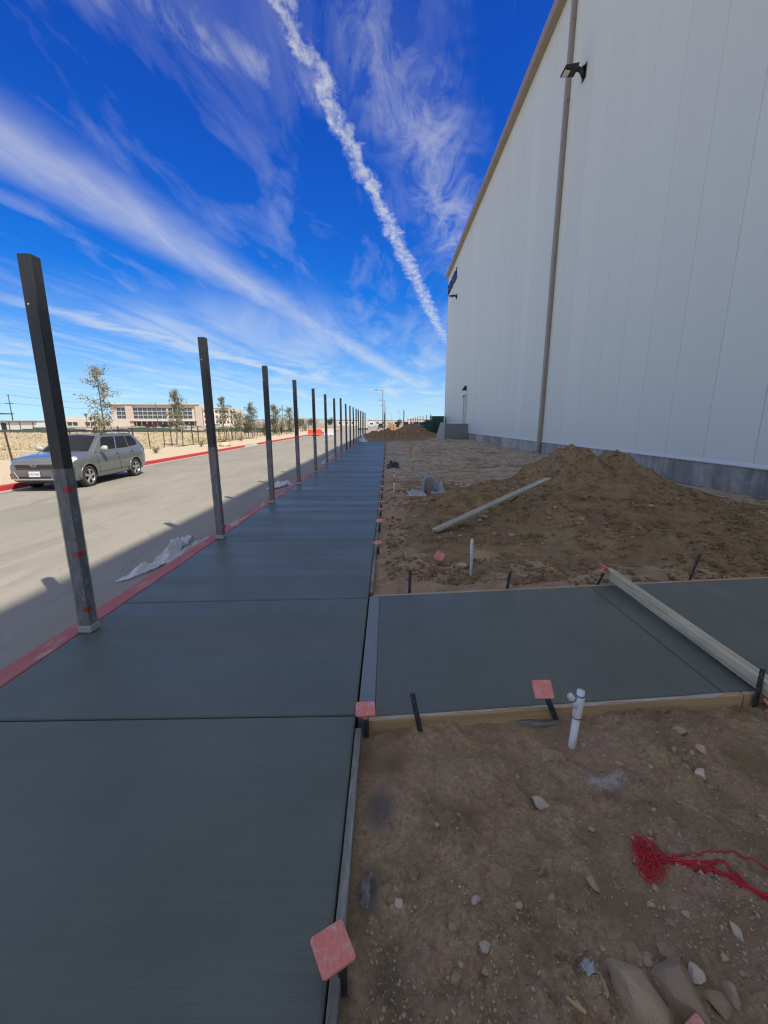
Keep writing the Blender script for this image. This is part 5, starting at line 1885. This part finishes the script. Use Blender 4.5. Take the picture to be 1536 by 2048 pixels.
yv = 15.3
i = 0
while yv < 92:
    x = far_kerb_x(yv) - 4.25 + 0.12 * math.sin(i * 4.1)
    o = link('thin_fence_post', pm_, None)
    o.location = (x, yv, verge_z(x, yv))
    o.rotation_euler = (0.05 * math.sin(i * 2.3), 0.05 * math.sin(i * 3.1 + 1), 0.4 * math.sin(i))
    o.scale = (1.15, 1.15, 1 + .12 * math.sin(i * 5.3))
    tag(o, 'thin rusty steel post in the fence line on the far verge', 'fence post', 'thin rusty posts on the far verge')
    yv += 1.55 if i > 6 else 1.75
    i += 1
M_BARK = mat('young_bark', lambda b: wire(b, b.mix(b.noise(b.pos, 14, 5), (0.15, 0.12, 0.09), (0.26, 0.215, 0.165))), rough=0.9)
M_LEAF = mat('sage_leaf', lambda b: wire(b, b.mix(b.noise(b.pos, 3.5, 4), (0.14, 0.145, 0.085), (0.26, 0.26, 0.165))), rough=0.7, spec=0.3)
M_LEAF2 = mat('dry_leaf', lambda b: wire(b, b.mix(b.noise(b.pos, 3.5, 4), (0.20, 0.175, 0.11), (0.32, 0.28, 0.19))), rough=0.75, spec=0.2)
M_LEAFG = mat('green_leaf', lambda b: wire(b, b.mix(b.noise(b.pos, 3.0, 4), (0.05, 0.075, 0.025), (0.12, 0.14, 0.055))), rough=0.7, spec=0.3)


def leaves(pts, size, seed, spread):
    r_ = np.random.default_rng(seed)
    n = len(pts)
    P = np.array(pts) + r_.normal(0, spread, (n, 3))
    a = r_.normal(0, 1, (n, 3))
    a /= np.linalg.norm(a, axis=1)[:, None]
    b_ = r_.normal(0, 1, (n, 3))
    b_ -= (b_ * a).sum(1)[:, None] * a
    b_ /= np.linalg.norm(b_, axis=1)[:, None]
    s_ = size * r_.uniform(.6, 1.4, n)[:, None]
    V = np.stack([P - a * s_, P + b_ * s_ * .45, P + a * s_, P - b_ * s_ * .45], 1).reshape(-1, 3)
    F = np.arange(4 * n).reshape(n, 4)
    return V, F


def sapling(x, y, h, width, base, lf, label, seed, nleaf=900, leaf=0.055, dense=1.0, z=None):
    rd = random.Random(seed)
    z = verge_z(x, y) if z is None else z
    root = empty('young_tree', (x, y, z))
    tag(root, label, 'tree', 'young trees on the far verge')
    tr = MB()
    n = 10
    tp = [(0.05 * h * math.sin(i * .5 + seed) * .35, 0.04 * h * math.sin(i * .7 + seed * 2) * .35, h * 0.97 * i / (n - 1)) for i in range(n)]
    tr.tube([(0, 0, -.2)] + tp, [.034 * h / 3 + .012] + [.034 * h / 3 * (1 - .85 * i / (n - 1)) + .006 for i in range(n)], 7)
    lp = []
    nb = int(26 * dense)
    for k in range(nb):
        t = base + (0.98 - base) * (k + rd.random()) / nb
        p0 = Vector(tp[min(int(t * (n - 1)), n - 1)])
        p0.z = h * .97 * t
        shape = math.sin(min(1, (1 - t) / (1 - base) * 1.15 + .12) * math.pi * .62)
        L = width * (0.35 + 0.75 * rd.random()) * (0.25 + shape)
        a = rd.uniform(0, 6.28)
        el = rd.uniform(.35, 1.0)
        pts = [p0]
        d = Vector((math.cos(a) * math.cos(el), math.sin(a) * math.cos(el), math.sin(el)))
        for q in range(4):
            d = (d + Vector((rd.uniform(-.25, .25), rd.uniform(-.25, .25), rd.uniform(-.25, .2)))).normalized()
            pts.append(pts[-1] + d * L / 4)
        tr.tube(pts, [.012, .010, .008, .006, .003], 4)
        m = int(nleaf / nb)
        for q in range(m):
            s_ = rd.uniform(.2, 1)
            i0 = min(int(s_ * 4), 3)
            lp.append(pts[i0].lerp(pts[i0 + 1], s_ * 4 - i0))
    tr.build('trunk', M_BARK, root, True)
    V, F = leaves([tuple(p) for p in lp], leaf, seed, width * .11)
    link('crown', mass_mesh('crown', V, F), lf, root)
    return root


def kx(y, off):
    return far_kerb_x(y) - off


TREES = [
    (-16.35, 24.0, 4.9, 1.0, .08, M_LEAF2, 'tallest sparse young tree rising behind the parked car', 2000, .06, 1.5),
    (-15.75, 31.0, 4.1, .85, .26, M_LEAF, 'young leafy tree between stakes in front of the long office block', 2000, .06, 1.4),
    (-15.5, 39.5, 4.2, .80, .22, M_LEAF, 'slim young tree just right of the second black post', 1600, .065, 1.3),
    (-15.5, 42.8, 2.7, 1.1, .30, M_LEAF, 'low round young tree beside the slim one', 1400, .065, 1.2),
    (-15.2, 46.8, 3.8, 1.0, .25, M_LEAF, 'young tree left of the third black post', 1600, .07, 1.3),
    (-15.9, 47.6, 2.3, 1.1, .25, M_LEAFG, 'small rounded tree by the third black post', 1300, .07, 1.2),
    (-15.3, 57.5, 4.1, 1.25, .22, M_LEAF, 'broad young tree between third and fourth black posts', 1900, .08, 1.4),
    (-15.3, 65.0, 4.0, 1.25, .22, M_LEAF, 'young tree at the fourth black post', 1600, .085, 1.3),
]
for i, (x, y, h, w, bs, lf, lb, nl, ls, dn) in enumerate(TREES):
    sapling(x, y, h, w, bs, lf, lb, 40 + i * 3, nl, ls, dn)
    for s_ in (-1, 1):
        sx = x + s_ * 0.42
        o = MB().tube([(0, 0, -.2), (0, 0, 1.55)], .03, 6).build('tree_stake', M_BARK, None, True)
        o.location = (sx, y - .1, verge_z(sx, y - .1))
        tag(o, 'round wooden stake supporting a young tree on the far verge', 'stake', 'tree stakes')


def shrub(x, y, h, w, lf, label, seed, n=700, leaf=.05, group='shrubs beyond the far kerb', z=None):
    rd = random.Random(seed)
    z = verge_z(x, y) if z is None else z
    root = empty('shrub', (x, y, z))
    tag(root, label, 'shrub', group)
    st_ = MB()
    lp = []
    for k in range(11):
        a = rd.uniform(0, 6.28)
        e = rd.uniform(.5, 1.4)
        L = h * rd.uniform(.7, 1.15)
        p = [Vector((0, 0, -.05)), Vector((w * .35 * math.cos(a) * math.cos(e), w * .35 * math.sin(a) * math.cos(e), L * .5)), Vector((w * math.cos(a) * math.cos(e), w * math.sin(a) * math.cos(e), L))]
        st_.tube(p, [.02, .012, .005], 4)
        for q in range(n // 11):
            s_ = rd.uniform(.25, 1)
            lp.append(tuple(p[0].lerp(p[1], s_ * 2) if s_ < .5 else p[1].lerp(p[2], s_ * 2 - 1)))
    st_.build('stems', M_BARK, root)
    V, F = leaves(lp, leaf, seed, w * .16)
    link('foliage', mass_mesh('foliage', V, F), lf, root)


SHR = [(58, 4.9, 1.9, 1.1, M_LEAFG, 'dense green shrub just left of the orange barrier'), (62, 4.4, 1.6, 1.0, M_LEAFG, 'green shrub behind the left end of the orange barrier'), (68, 4.8, 2.1, 1.3, M_LEAFG, 'taller green shrub behind the orange barrier'),
       (74, 4.6, 1.8, 1.2, M_LEAFG, 'green shrub beyond the white barrier'), (82, 4.8, 2.2, 1.4, M_LEAF, 'grey-green shrub farther along the verge'), (92, 5.2, 2.3, 1.6, M_LEAF, 'grey-green shrub near the far end of the verge'),
       (104, 5.0, 2.4, 1.8, M_LEAF, 'distant grey-green shrub at the end of the verge'), (54, 3.3, 0.7, .9, M_LEAF2, 'low brown shrub at the foot of the green ones'),
       (24.3, 2.2, .35, .35, M_LEAF2, 'tiny dry shrub on gravel behind the car'), (31.2, 2.4, .55, .45, M_LEAF2, 'small twiggy plant on gravel left of the second black post'), (36.5, 2.6, .5, .5, M_LEAF, 'small plant on gravel right of the second black post'), (40.4, 2.4, .55, .5, M_LEAF2, 'small dry plant on gravel near the driveway gap')]
for i, (y, off, h, w, lf, lb) in enumerate(SHR):
    shrub(kx(y, off), y, h, w, lf, lb, 200 + i, 800 if h > 1 else 260, .075 if h > 1 else .035)
# pale boulder on the verge
o = link('rock', rock_mesh('rock', 333, 3, .2, 1, 1, 1), M_STONE_PALE)
o.location = (kx(32.6, 1.1), 32.6, 0.1)
o.scale = (.55, .4, .28)
tag(o, 'flat grey boulder on the gravel by the second black post', 'boulder')

# dry grass tufts over the field
n = 9000
gy = 12 * (130 / 12) ** rng.uniform(0, 1, n)
gx = -15.6 - rng.uniform(0, 1, n) ** 1.2 * np.minimum(1.25 * gy + 6, 80)
ok = fbm(gx * 0.35, gy * 0.35, 3, 88) + rng.normal(0, .25, n) > 0.05
gx, gy = gx[ok], gy[ok]
n = len(gx)
gz = field_z(gx, gy)
nb = 9
hh = rng.uniform(.07, .24, n) * (1 + 0.004 * gy)
bx = np.repeat(gx, nb) + rng.normal(0, .10, n * nb) * (1 + 0.02 * np.repeat(gy, nb))
by = np.repeat(gy, nb) + rng.normal(0, .10, n * nb)
bz = np.repeat(gz, nb)
bh = np.repeat(hh, nb) * rng.uniform(.6, 1.2, n * nb)
an = rng.uniform(0, 6.28, n * nb)
wd = .018 * (1 + .03 * np.repeat(gy, nb))
ln = rng.normal(0, .14, (n * nb, 2)) * (1 + 0.01 * np.repeat(gy, nb))[:, None]
V = np.stack([np.stack([bx - wd * np.cos(an), by - wd * np.sin(an), bz - .02], -1), np.stack([bx + wd * np.cos(an), by + wd * np.sin(an), bz - .02], -1), np.stack([bx + ln[:, 0], by + ln[:, 1], bz + bh], -1)], 1).reshape(-1, 3)
F = np.arange(3 * n * nb).reshape(-1, 3)
tag(link('dry_grass', mass_mesh('dry_grass', V, F), M_GRASS), 'dry straw-coloured grass over the field beyond the fence', kind='stuff')

# ------------------------------------------------------------------ barriers, lamp posts, far things
M_BARO = mat('orange_barrier', lambda b: wire(b, b.mix(b.noise(b.obj, 5), (0.75, 0.055, 0.03), (0.82, 0.09, 0.05))), rough=0.45)


def barrier(x, y, rz, material, label, L=1.85, h=1.0):
    r_ = empty('water_barrier', (x, y, ROAD_Z))
    r_.rotation_euler = (0, 0, rz)
    tag(r_, label, 'barrier')
    m_ = MB().poly_prism([(-L / 2, -.30, 0.0), (-L / 2, .30, 0), (-L / 2, .30, .18), (-L / 2, .16, .40), (-L / 2, .10, h), (-L / 2, -.10, h), (-L / 2, -.16, .40), (-L / 2, -.30, .18)], (L, 0, 0))
    m_.build('shell', material, r_)
    for s_ in (-1, 1):
        MB().tube([(s_ * (L / 2 + .05), 0, .15), (s_ * (L / 2 + .05), 0, h - .1)], .07, 8).build('hinge', material, r_)
    MB().tube([(0, 0, h - .005), (0, 0, h + .04)], .08, 10).build('fill_cap', material, r_)
    for s_ in (-1, 1):
        MB().box((s_ * L * .22, 0, .09), (.3, .61, .12)).build('fork_slot', M_CARBLK, r_)


barrier(-11.0, 63.5, 0.15, M_BARO, 'bright orange plastic water barrier beside the far kerb')
barrier(-9.2, 65.5, 0.1, M_FLASH, 'white plastic water barrier right of the orange one', 1.4, .95)

M_POLE = mat('grey_pole', lambda b: wire(b, b.mix(b.noise(b.obj, 4), (0.16, 0.165, 0.17), (0.22, 0.225, 0.23))), rough=0.5, metal=0.3)


def lamp_post(x, y, h, label):
    r_ = empty('street_lamp', (x, y, -0.2))
    tag(r_, label, 'street lamp', 'street lamps down the road')
    MB().tube([(0, 0, 0), (0, 0, h)], [.13, .08], 8).build('pole', M_POLE, r_, True)
    MB().tube([(0, 0, 0), (0, 0, .75)], .26, 10).build('base', M_GUTTER, r_)
    MB().bar((0, 0, h - .1), (-1.2, 0, h), .09, .09).build('arm', M_POLE, r_)
    MB().box((-1.55, 0, h + .0), (.8, .36, .12), None, .03).build('lamp_head', M_LAMPBLK, r_)


lamp_post(-0.9, 92, 9.0, 'tall grey street lamp at the far bend of the road')
lamp_post(-0.7, 132, 9.0, 'second street lamp behind the tall one')
lamp_post(-0.5, 172, 9.0, 'third street lamp farther down the road')
lamp_post(8.0, 260, 9.0, 'distant street lamp right of centre')
lamp_post(3.0, 300, 9.0, 'most distant street lamp near the horizon')

# green containers beside the building corner
M_GREEN = mat('green_container', lambda b: wire(b, b.mix(b.noise(b.pos, 2, 4), (0.018, 0.075, 0.055), (0.03, 0.11, 0.08))), rough=0.5)


def container(x0, x1, y0, y1, h, label):
    r_ = empty('green_container', ((x0 + x1) / 2, (y0 + y1) / 2, -0.05))
    tag(r_, label, 'container', 'green containers by the far corner')
    w, d = x1 - x0, y1 - y0
    MB().box((0, 0, h / 2), (w, d, h), None, .03).build('box', M_GREEN, r_)
    for k in range(int(w / .3)):
        MB().box((-w / 2 + .15 + k * .3, -d / 2 - .02, h / 2), (.12, .05, h * .86)).build('rib', M_GREEN, r_)
    MB().box((0, 0, h + .03), (w + .08, d + .08, .08), None, .02).build('lid', M_GREEN, r_)


container(7.1, 9.0, 66.0, 69.5, 2.85, 'tallest green container at the corner of the building')
container(5.9, 7.0, 63.5, 66.0, 2.2, 'middle green container left of the tallest one')
container(5.0, 5.8, 64.0, 66.5, 1.9, 'lowest green container at the left of the three')
M_SCREEN = mat('dark_windscreen', lambda b: wire(b, b.mix(b.noise(b.pos, 1.5, 4), (0.028, 0.04, 0.042), (0.05, 0.066, 0.068))), rough=0.9)
r_ = empty('screen_fence', (0, 0, -0.2))
tag(r_, 'dark screened site fence behind the far dirt mound', 'fence')
for k in range(12):
    x = 3.6 + k * 3.0
    MB().box((x, 150 - k * 5.8, 1.2), (3.06, .04, 2.3), (0, 0, -1.09)).build('screen_panel', M_SCREEN, r_)
    MB().tube([(x - 1.5, 152.7 - k * 5.8, 0), (x - 1.5, 152.7 - k * 5.8, 2.5)], .05, 6).build('post', M_POLE, r_)
# pile of tan lumber and sheeting near the bend
r_ = empty('lumber_stack', (1.6, 110, -0.2))
tag(r_, 'sunlit stack of tan lumber near the bend of the road', 'lumber stack')
for k in range(5):
    for j in range(4 - (k // 2)):
        MB().box((j * .75 - 1.2 + .1 * (k % 2), 0, .22 + .42 * k), (.68, 4.5, .38), (0, 0, .02 * ((k * 3 + j) % 3)), .02).build('bundle', M_WOOD, r_)


# vehicles far down the road
def far_vehicle(x, y, rz, L, w, h, cabfrac, paint, label, cat, truck=False, z=ROAD_Z):
    r_ = empty('far_truck' if truck else 'far_car', (x, y, z))
    r_.rotation_euler = (0, 0, rz)
    tag(r_, label, cat)
    if truck:
        MB().box((0, L * .12, h * .56), (w, L * .68, h * .80), None, .05).build('cargo_box', M_FLASH, r_)
        cab = MB().poly_prism([(-w * .46, -L * .5, .35), (-w * .46, -L * .24, .35), (-w * .46, -L * .24, h * .74), (-w * .46, -L * .40, h * .74), (-w * .46, -L * .5, h * .42)], (w * .92, 0, 0)).build('cab', paint, r_)
        MB().poly_prism([(-w * .38, -L * .498, h * .44), (w * .38, -L * .498, h * .44), (w * .34, -L * .412, h * .70), (-w * .34, -L * .412, h * .70)], (0, -.03, .01)).build('windscreen', M_CARGLASS, cab)
    else:
        MB().poly_prism([(-w / 2, -L / 2, .3), (-w / 2, L / 2, .3), (-w / 2, L / 2, h * .58), (-w / 2, L * .45, h * .64), (-w / 2, -L * .2, h * .64), (-w / 2, -L * .46, h * .54)], (w, 0, 0)).build('body', paint, r_)
        MB().poly_prism([(-w * .44, -L * .22, h * .63), (-w * .44, L * .42, h * .63), (-w * .40, L * .34, h), (-w * .40, -L * .08, h)], (w * .86, 0, 0)).build('cabin', M_CARGLASS, r_)
        MB().box((0, L * .12, h + .01), (w * .80, L * .40, .05), None, .015).build('roof', paint, r_)
    for yy_ in (-L * .31, L * .31):
        for s_ in (-1, 1):
            MB().tube([(s_ * (w / 2 - .2), yy_, .34), (s_ * (w / 2 + .01), yy_, .34)], .34, 14).build('wheel', M_TYRE, r_)


def paint(name, c):
    return mat(name, lambda b: wire(b, b.mix(b.noise(b.obj, 3), tuple(q * .92 for q in c), c)), rough=0.25)


P_WHITE = paint('paint_white', (.78, .78, .77))
P_RED = paint('paint_red', (.20, .018, .02))
P_DARK = paint('paint_dark', (.03, .033, .04))
P_SILV = paint('paint_silver', (.45, .46, .47))
far_vehicle(-6.9, 121, math.pi, 7.0, 2.4, 3.2, .3, P_RED, 'white box truck with red cab far down the road', 'truck', True)
far_vehicle(-2.2, 150, 0.05, 4.7, 1.9, 1.75, .3, P_DARK, 'dark car near the lamp post far down the road', 'car')
far_vehicle(-7.5, 205, 0.0, 6.5, 2.3, 2.8, .3, P_WHITE, 'small white truck at the far end of the road', 'truck', True)
# parked row in the lot before the office block
for i, (x, y, pc, lb) in enumerate([(-108, 190, P_RED, 'dark red car at the left of the far parking lot'), (-101, 190, P_DARK, 'dark car parked before the office block'), (-94, 191, P_WHITE, 'white car parked before the office block'), (-89.5, 188, P_SILV, 'silver car in the far lot beside the white one'), (-80, 189, P_DARK, 'dark car near the middle of the far lot'), (-76, 186, P_WHITE, 'white car right of the dark one in the far lot'), (-128, 150, P_WHITE, 'white car parked at the far left behind the parked car')]):
    far_vehicle(x, y, 1.57 + .2 * i, 4.6, 1.85, 1.55, .3, pc, lb, 'car', False, -0.33)

# ------------------------------------------------------------------ far buildings
M_BEIGE = mat('beige_stucco', lambda b: wire(b, b.mix(b.noise(b.pos, .4, 4), (0.66, 0.575, 0.49), (0.72, 0.64, 0.56))), rough=0.9)
M_PINK = mat('pinkish_stucco', lambda b: wire(b, b.mix(b.noise(b.pos, .4, 4), (0.64, 0.50, 0.42), (0.70, 0.56, 0.48))), rough=0.9)
M_FARGLASS = mat('far_window_glass', lambda b: wire(b, b.mix(b.noise(b.pos, .6), (0.03, 0.045, 0.055), (0.07, 0.09, 0.10))), rough=0.15)
ob = empty('office_block', (0, 0, -0.34))
tag(ob, 'long four-storey beige office block with rows of dark windows', 'building')
OY = 262.0
sxp = OY / 815 * 1.0


def fx(px):  # metres across at that distance for a bearing
    return (px - 774) / 815 * OY * 0.985


x0, x1 = fx(226), fx(402)
HB = 13.4
MB().box(((x0 + x1) / 2, OY + 12, HB / 2), (x1 - x0, 22, HB), None, .05).build('wall', M_BEIGE, ob)
MB().box(((x0 + x1) / 2, OY + .9, HB + .25), (x1 - x0 + .8, 2.6, .6), None, .05).build('parapet', M_BEIGE, ob)
MB().box((fx(262), OY + .7, HB / 2 + .1), (fx(270) - fx(256), 1.2, HB - .4), None, .05).build('pier', M_PINK, ob)
MB().box((fx(399), OY + .7, HB / 2 + .1), (fx(404) - fx(394), 1.2, HB - .4), None, .05).build('pier', M_PINK, ob)
MB().box((fx(236), OY + .8, HB + .4), (8, 2, 1.4), None, .05).build('parapet_step', M_BEIGE, ob)
wme = MB().box((0, 0, 0), (2.66, .10, 1.82)).mesh('window')
wme.materials.append(M_FARGLASS)
fme = MB().box((0, 0, .97), (2.9, .18, .12)).box((0, 0, -.97), (2.9, .22, .14)).box((-1.40, 0, 0), (.12, .18, 1.8)).box((1.40, 0, 0), (.12, .18, 1.8)).box((0, 0, 0), (.06, .14, 1.8)).mesh('frame')
fme.materials.append(M_FLASH)
for r0, cols in ((0, [241 + 9.3 * k for k in range(2)]), (1, [274 + 9.55 * k for k in range(7)]), (2, [344 + 9.6 * k for k in range(5)])):
    for px in cols:
        for zf in (10.45, 8.12, 5.80):
            w_ = link('window', wme, None, ob, (fx(px), OY + .93, zf))
            link('frame', fme, None, w_, (0, 0, 0))
for px in np.arange(236, 398, 10.6):
    MB().box((fx(px), OY + .93, 1.6), (2.5, .1, 2.6)).build('ground_window', M_FARGLASS, ob)
MB().box(((x0 + x1) / 2, OY + .2, 3.55), (x1 - x0 - 3, 1.8, .35), None, .03).build('canopy', M_BEIGE, ob)
# right wing, turned away
wg = empty('office_wing', (0, 0, -0.34))
tag(wg, 'right wing of the office block with a long dark window band', 'building')
xa, xb = fx(404), fx(446)
MB().poly_prism([(xa, OY + 4, 0), (xb, OY + 26, 0), (xb, OY + 40, 0), (xa, OY + 40, 0)], (0, 0, 11.8)).build('wall', M_BEIGE, wg)
for zf, hh_ in ((9.6, 1.9), (6.2, 1.4), (2.8, 1.8)):
    n_ = 9
    for k in range(n_):
        t = (k + .5) / n_
        x, y = xa + (xb - xa) * t, OY + 4 + 22 * t
        MB().box((x, y - .05, zf), (1.35 if zf < 9 else 1.75, .12, hh_), (0, 0, math.atan2(22, xb - xa))).build('window', M_FARGLASS, wg)
MB().bar((xa, OY + 3.7, 11.9), (xb, OY + 25.7, 11.9), .5, .5).build('parapet', M_BEIGE, wg)
# low beige shops, left
lb_ = empty('low_shops', (0, 0, -0.34))
tag(lb_, 'low beige shop row left of the office block', 'building')
D2 = 235.0
gx_ = lambda px: (px - 774) / 815 * D2 * .985
MB().box(((gx_(128) + gx_(228)) / 2, D2 + 8, 2.2), (gx_(228) - gx_(128), 15, 4.4), None, .05).build('wall', M_BEIGE, lb_)
MB().box((gx_(150), D2 + 6, 4.9), (14, 10, 1.4), None, .05).build('raised_parapet', M_BEIGE, lb_)
for px in (140, 151, 176, 188, 204, 216):
    w_ = MB().box((gx_(px), D2 + .44, 1.7), (2.4, .15, 1.8)).build('window', M_FARGLASS, lb_)
    MB().box((gx_(px), D2 + .35, 2.75), (2.9, .5, .2)).build('awning', M_PINK, w_)
# white modular unit, far left
wu = empty('white_shed', (0, 0, -0.34))
tag(wu, 'long low white shed with dark doorways at the far left', 'building')
D3 = 100.0
hx_ = lambda px: (px - 774) / 815 * D3 * .985
MB().box(((hx_(-60) + hx_(75)) / 2, D3 + 3, 1.3), (hx_(75) - hx_(-60), 6, 2.6), None, .03).build('wall', M_FLASH, wu)
MB().box(((hx_(-60) + hx_(76)) / 2, D3 + 2.8, 2.68), (hx_(76) - hx_(-60) + .2, 6.6, .16), None, .02).build('roof', M_PAPER, wu)
for px in (6, 19, 41, 67):
    MB().box((hx_(px), D3 - .02, 1.2), (.14, .08, 2.35)).build('door_track', M_LAMPBLK, wu)
MB().box((hx_(8), D3 - .03, 1.1), (1.2, .08, 2.1)).build('doorway', M_CARBLK, wu)
MB().bar((hx_(14), D3 - .03, 2.35), (hx_(74), D3 - .03, 2.35), .06, .12).build('fascia', M_TAUPE, wu)
cn = empty('canopy_shelter', (-109.5, 118, -.34))
tag(cn, 'flat dark canopy roof above the white shed at the left edge', 'canopy')
MB().box((-3, 0, 4.7), (9, 5, .28), None, .03).build('roof', M_LAMPBLK, cn)
for s_ in (-1, 1):
    MB().tube([(s_ * 3.6 - 3, -1.5, 0), (s_ * 3.6 - 3, -1.5, 4.6)], .12, 8).build('column', M_FLASH, cn)
# green windscreen fence behind the field
gf = empty('green_screen_fence', (0, 0, 0))
tag(gf, 'sagging green screened fence along the back of the field', 'fence')
rr = random.Random(3)
for k in range(34):
    x = -92 + k * 2.2
    y = 84 - k * 0.1
    hgt = 1.0 + .25 * math.sin(k * .7) + rr.uniform(-.08, .08)
    MB().box((x, y, hgt / 2 - .3), (2.18, .04, hgt)).build('screen_panel', mat('green_windscreen', lambda b: wire(b, b.mix(b.noise(b.pos, .9, 5), (0.045, 0.085, 0.068), (0.08, 0.125, 0.10))), rough=0.9), gf)
    MB().tube([(x - 1.1, y, -.4), (x - 1.1, y, hgt - .2)], .03, 6).build('post', M_POLE, gf)


# utility poles and wires
def utility_pole(x, y, h, label, lean=0.0):
    r_ = empty('utility_pole', (x, y, -0.34))
    r_.rotation_euler = (0, lean, 0)
    tag(r_, label, 'utility pole', 'utility poles')
    MB().tube([(0, 0, 0), (0, 0, h)], [.17, .10], 8).build('pole', M_RUST, r_, True)
    MB().box((0, -.15, h * .74), (2.6, .10, .14)).build('crossarm', M_RUST, r_)
    MB().box((0, -.15, h * .96), (.9, .09, .12)).build('top_arm', M_RUST, r_)
    for q in (-1.2, -.5, .5, 1.2):
        MB().tube([(q, -.15, h * .74 + .07), (q, -.15, h * .74 + .28)], .05, 6).build('insulator', M_POLE, r_)


POLES = [(-131, 142, 12.6, 'tall brown utility pole rising behind the white shed at left'), (-128, 232, 13.0, 'utility pole before the middle of the office block'), (-88, 236, 9.5, 'short utility pole before the right of the office block'), (-75, 300, 15, 'utility pole right of the office block'), (-70, 330, 14, 'distant utility pole beyond the young trees'), (-46, 420, 17, 'far utility pole near the fourth black post'), (-33, 470, 17, 'most distant utility pole over the shrubs')]
POLES[0] = (-(774 - 28) / 815 * 130 * .985, 130, 10.8, POLES[0][3])
for p in POLES:
    utility_pole(*p)


def wire_(a, b_, sag, label):
    a, b_ = Vector(a), Vector(b_)
    pts = []
    for i in range(25):
        t = i / 24
        p = a.lerp(b_, t)
        p.z -= sag * 4 * t * (1 - t)
        pts.append(p)
    tag(MB().tube(pts, .035, 5).build('power_line', M_LAMPBLK), label, 'power line', 'power lines')


p0 = POLES[0]
wire_((p0[0], p0[1], p0[2] * .74 - .1), (POLES[1][0], POLES[1][1], POLES[1][2] * .74), 1.2, 'power line from the brown pole toward the office block')
wire_((p0[0], p0[1], p0[2] * .74 - .1), (-200, 120, 8.5), 1.2, 'power line leaving the picture at left from the brown pole')
wire_((p0[0], p0[1], p0[2] * .96), (POLES[1][0], POLES[1][1], POLES[1][2] * .96), 1.6, 'upper power line from the top of the brown pole')


# palms and distant trees
def palm(x, y, h, label, seed):
    rd = random.Random(seed)
    r_ = empty('palm_tree', (x, y, -.34))
    tag(r_, label, 'palm tree', 'distant palms')
    MB().tube([(0, 0, 0), (.1, 0, h)], [.26, .18], 7).build('trunk', M_BARK, r_, True)
    m_ = MB()
    for k in range(26):
        a = rd.uniform(0, 6.28)
        e = rd.uniform(-.7, 1.2)
        L = rd.uniform(1.1, 1.7)
        pts = [Vector((.1, 0, h))]
        for q in range(4):
            ee = e - q * .45
            pts.append(pts[-1] + Vector((math.cos(a) * math.cos(ee), math.sin(a) * math.cos(ee), math.sin(ee))) * L / 4)
        sd_ = Vector((-math.sin(a), math.cos(a), 0)) * .16
        o_ = len(m_.v)
        for p in pts:
            m_.v += [p - sd_, p + Vector((0, 0, .06)), p + sd_]
        for q in range(4):
            for w in range(2):
                m_.f.append((o_ + 3 * q + w, o_ + 3 * q + w + 1, o_ + 3 * q + 4 + w, o_ + 3 * q + 3 + w))
    m_.build('crown', M_LEAFG, r_)


for i, (px, h) in enumerate([(176, 6.4), (184, 4.6), (191, 5.2), (199, 4.8)]):
    palm(gx_(px) * .92, D2 * .92, h, f'{["tallest", "second", "third", "fourth"][i]} palm from the left before the low shops', 60 + i)
for i, (x, y, h, w) in enumerate([(-90, 330, 5, 7), (-70, 380, 5, 8), (-55, 400, 6, 9), (-42, 430, 5, 9), (-30, 460, 6, 10), (-20, 500, 5, 10), (-10, 470, 5, 8), (-62, 300, 4, 6), (-110, 300, 4, 5), (14, 480, 5, 9)]):
    shrub(x, y, h, w * .6, M_LEAFG, ['far dark tree clump right of the office block', 'far tree clump left of the third black post', 'far tree clump at the fourth black post', 'far tree clump at the fifth black post', 'far tree clump at the sixth black post', 'far tree clump at the seventh black post', 'far tree clump at the eighth black post', 'low far bush right of the office wing', 'low far bush before the office block', 'far tree clump beyond the dirt mound'][i], 300 + i, 600, .55, 'far tree clumps', -.3)
# a few low far sheds on the horizon down the road
for i, (x, y, w, h, lb) in enumerate([(-26, 330, 26, 4.5, 'low white building on the horizon behind the black posts'), (-6, 380, 20, 4.5, 'low pale building at the end of the road'), (30, 340, 26, 5.0, 'low building on the horizon right of the mound')]):
    r_ = empty('far_shed', (x, y, -.34))
    tag(r_, lb, 'building')
    MB().box((0, 0, h / 2), (w, 12, h), None, .05).build('wall', M_FLASH if i < 2 else M_BEIGE, r_)
    MB().poly_prism([(-w / 2 - .4, -6.4, h), (-w / 2 - .4, 6.4, h), (-w / 2 - .4, 0, h + 1.3)], (w + .8, 0, 0)).build('roof', M_PAPER, r_)
    for k in range(int(w / 5)):
        MB().box((-w / 2 + 2.5 + k * 5, -6.03, h * .5), (1.8, .1, 1.5)).build('window', M_FARGLASS, r_)
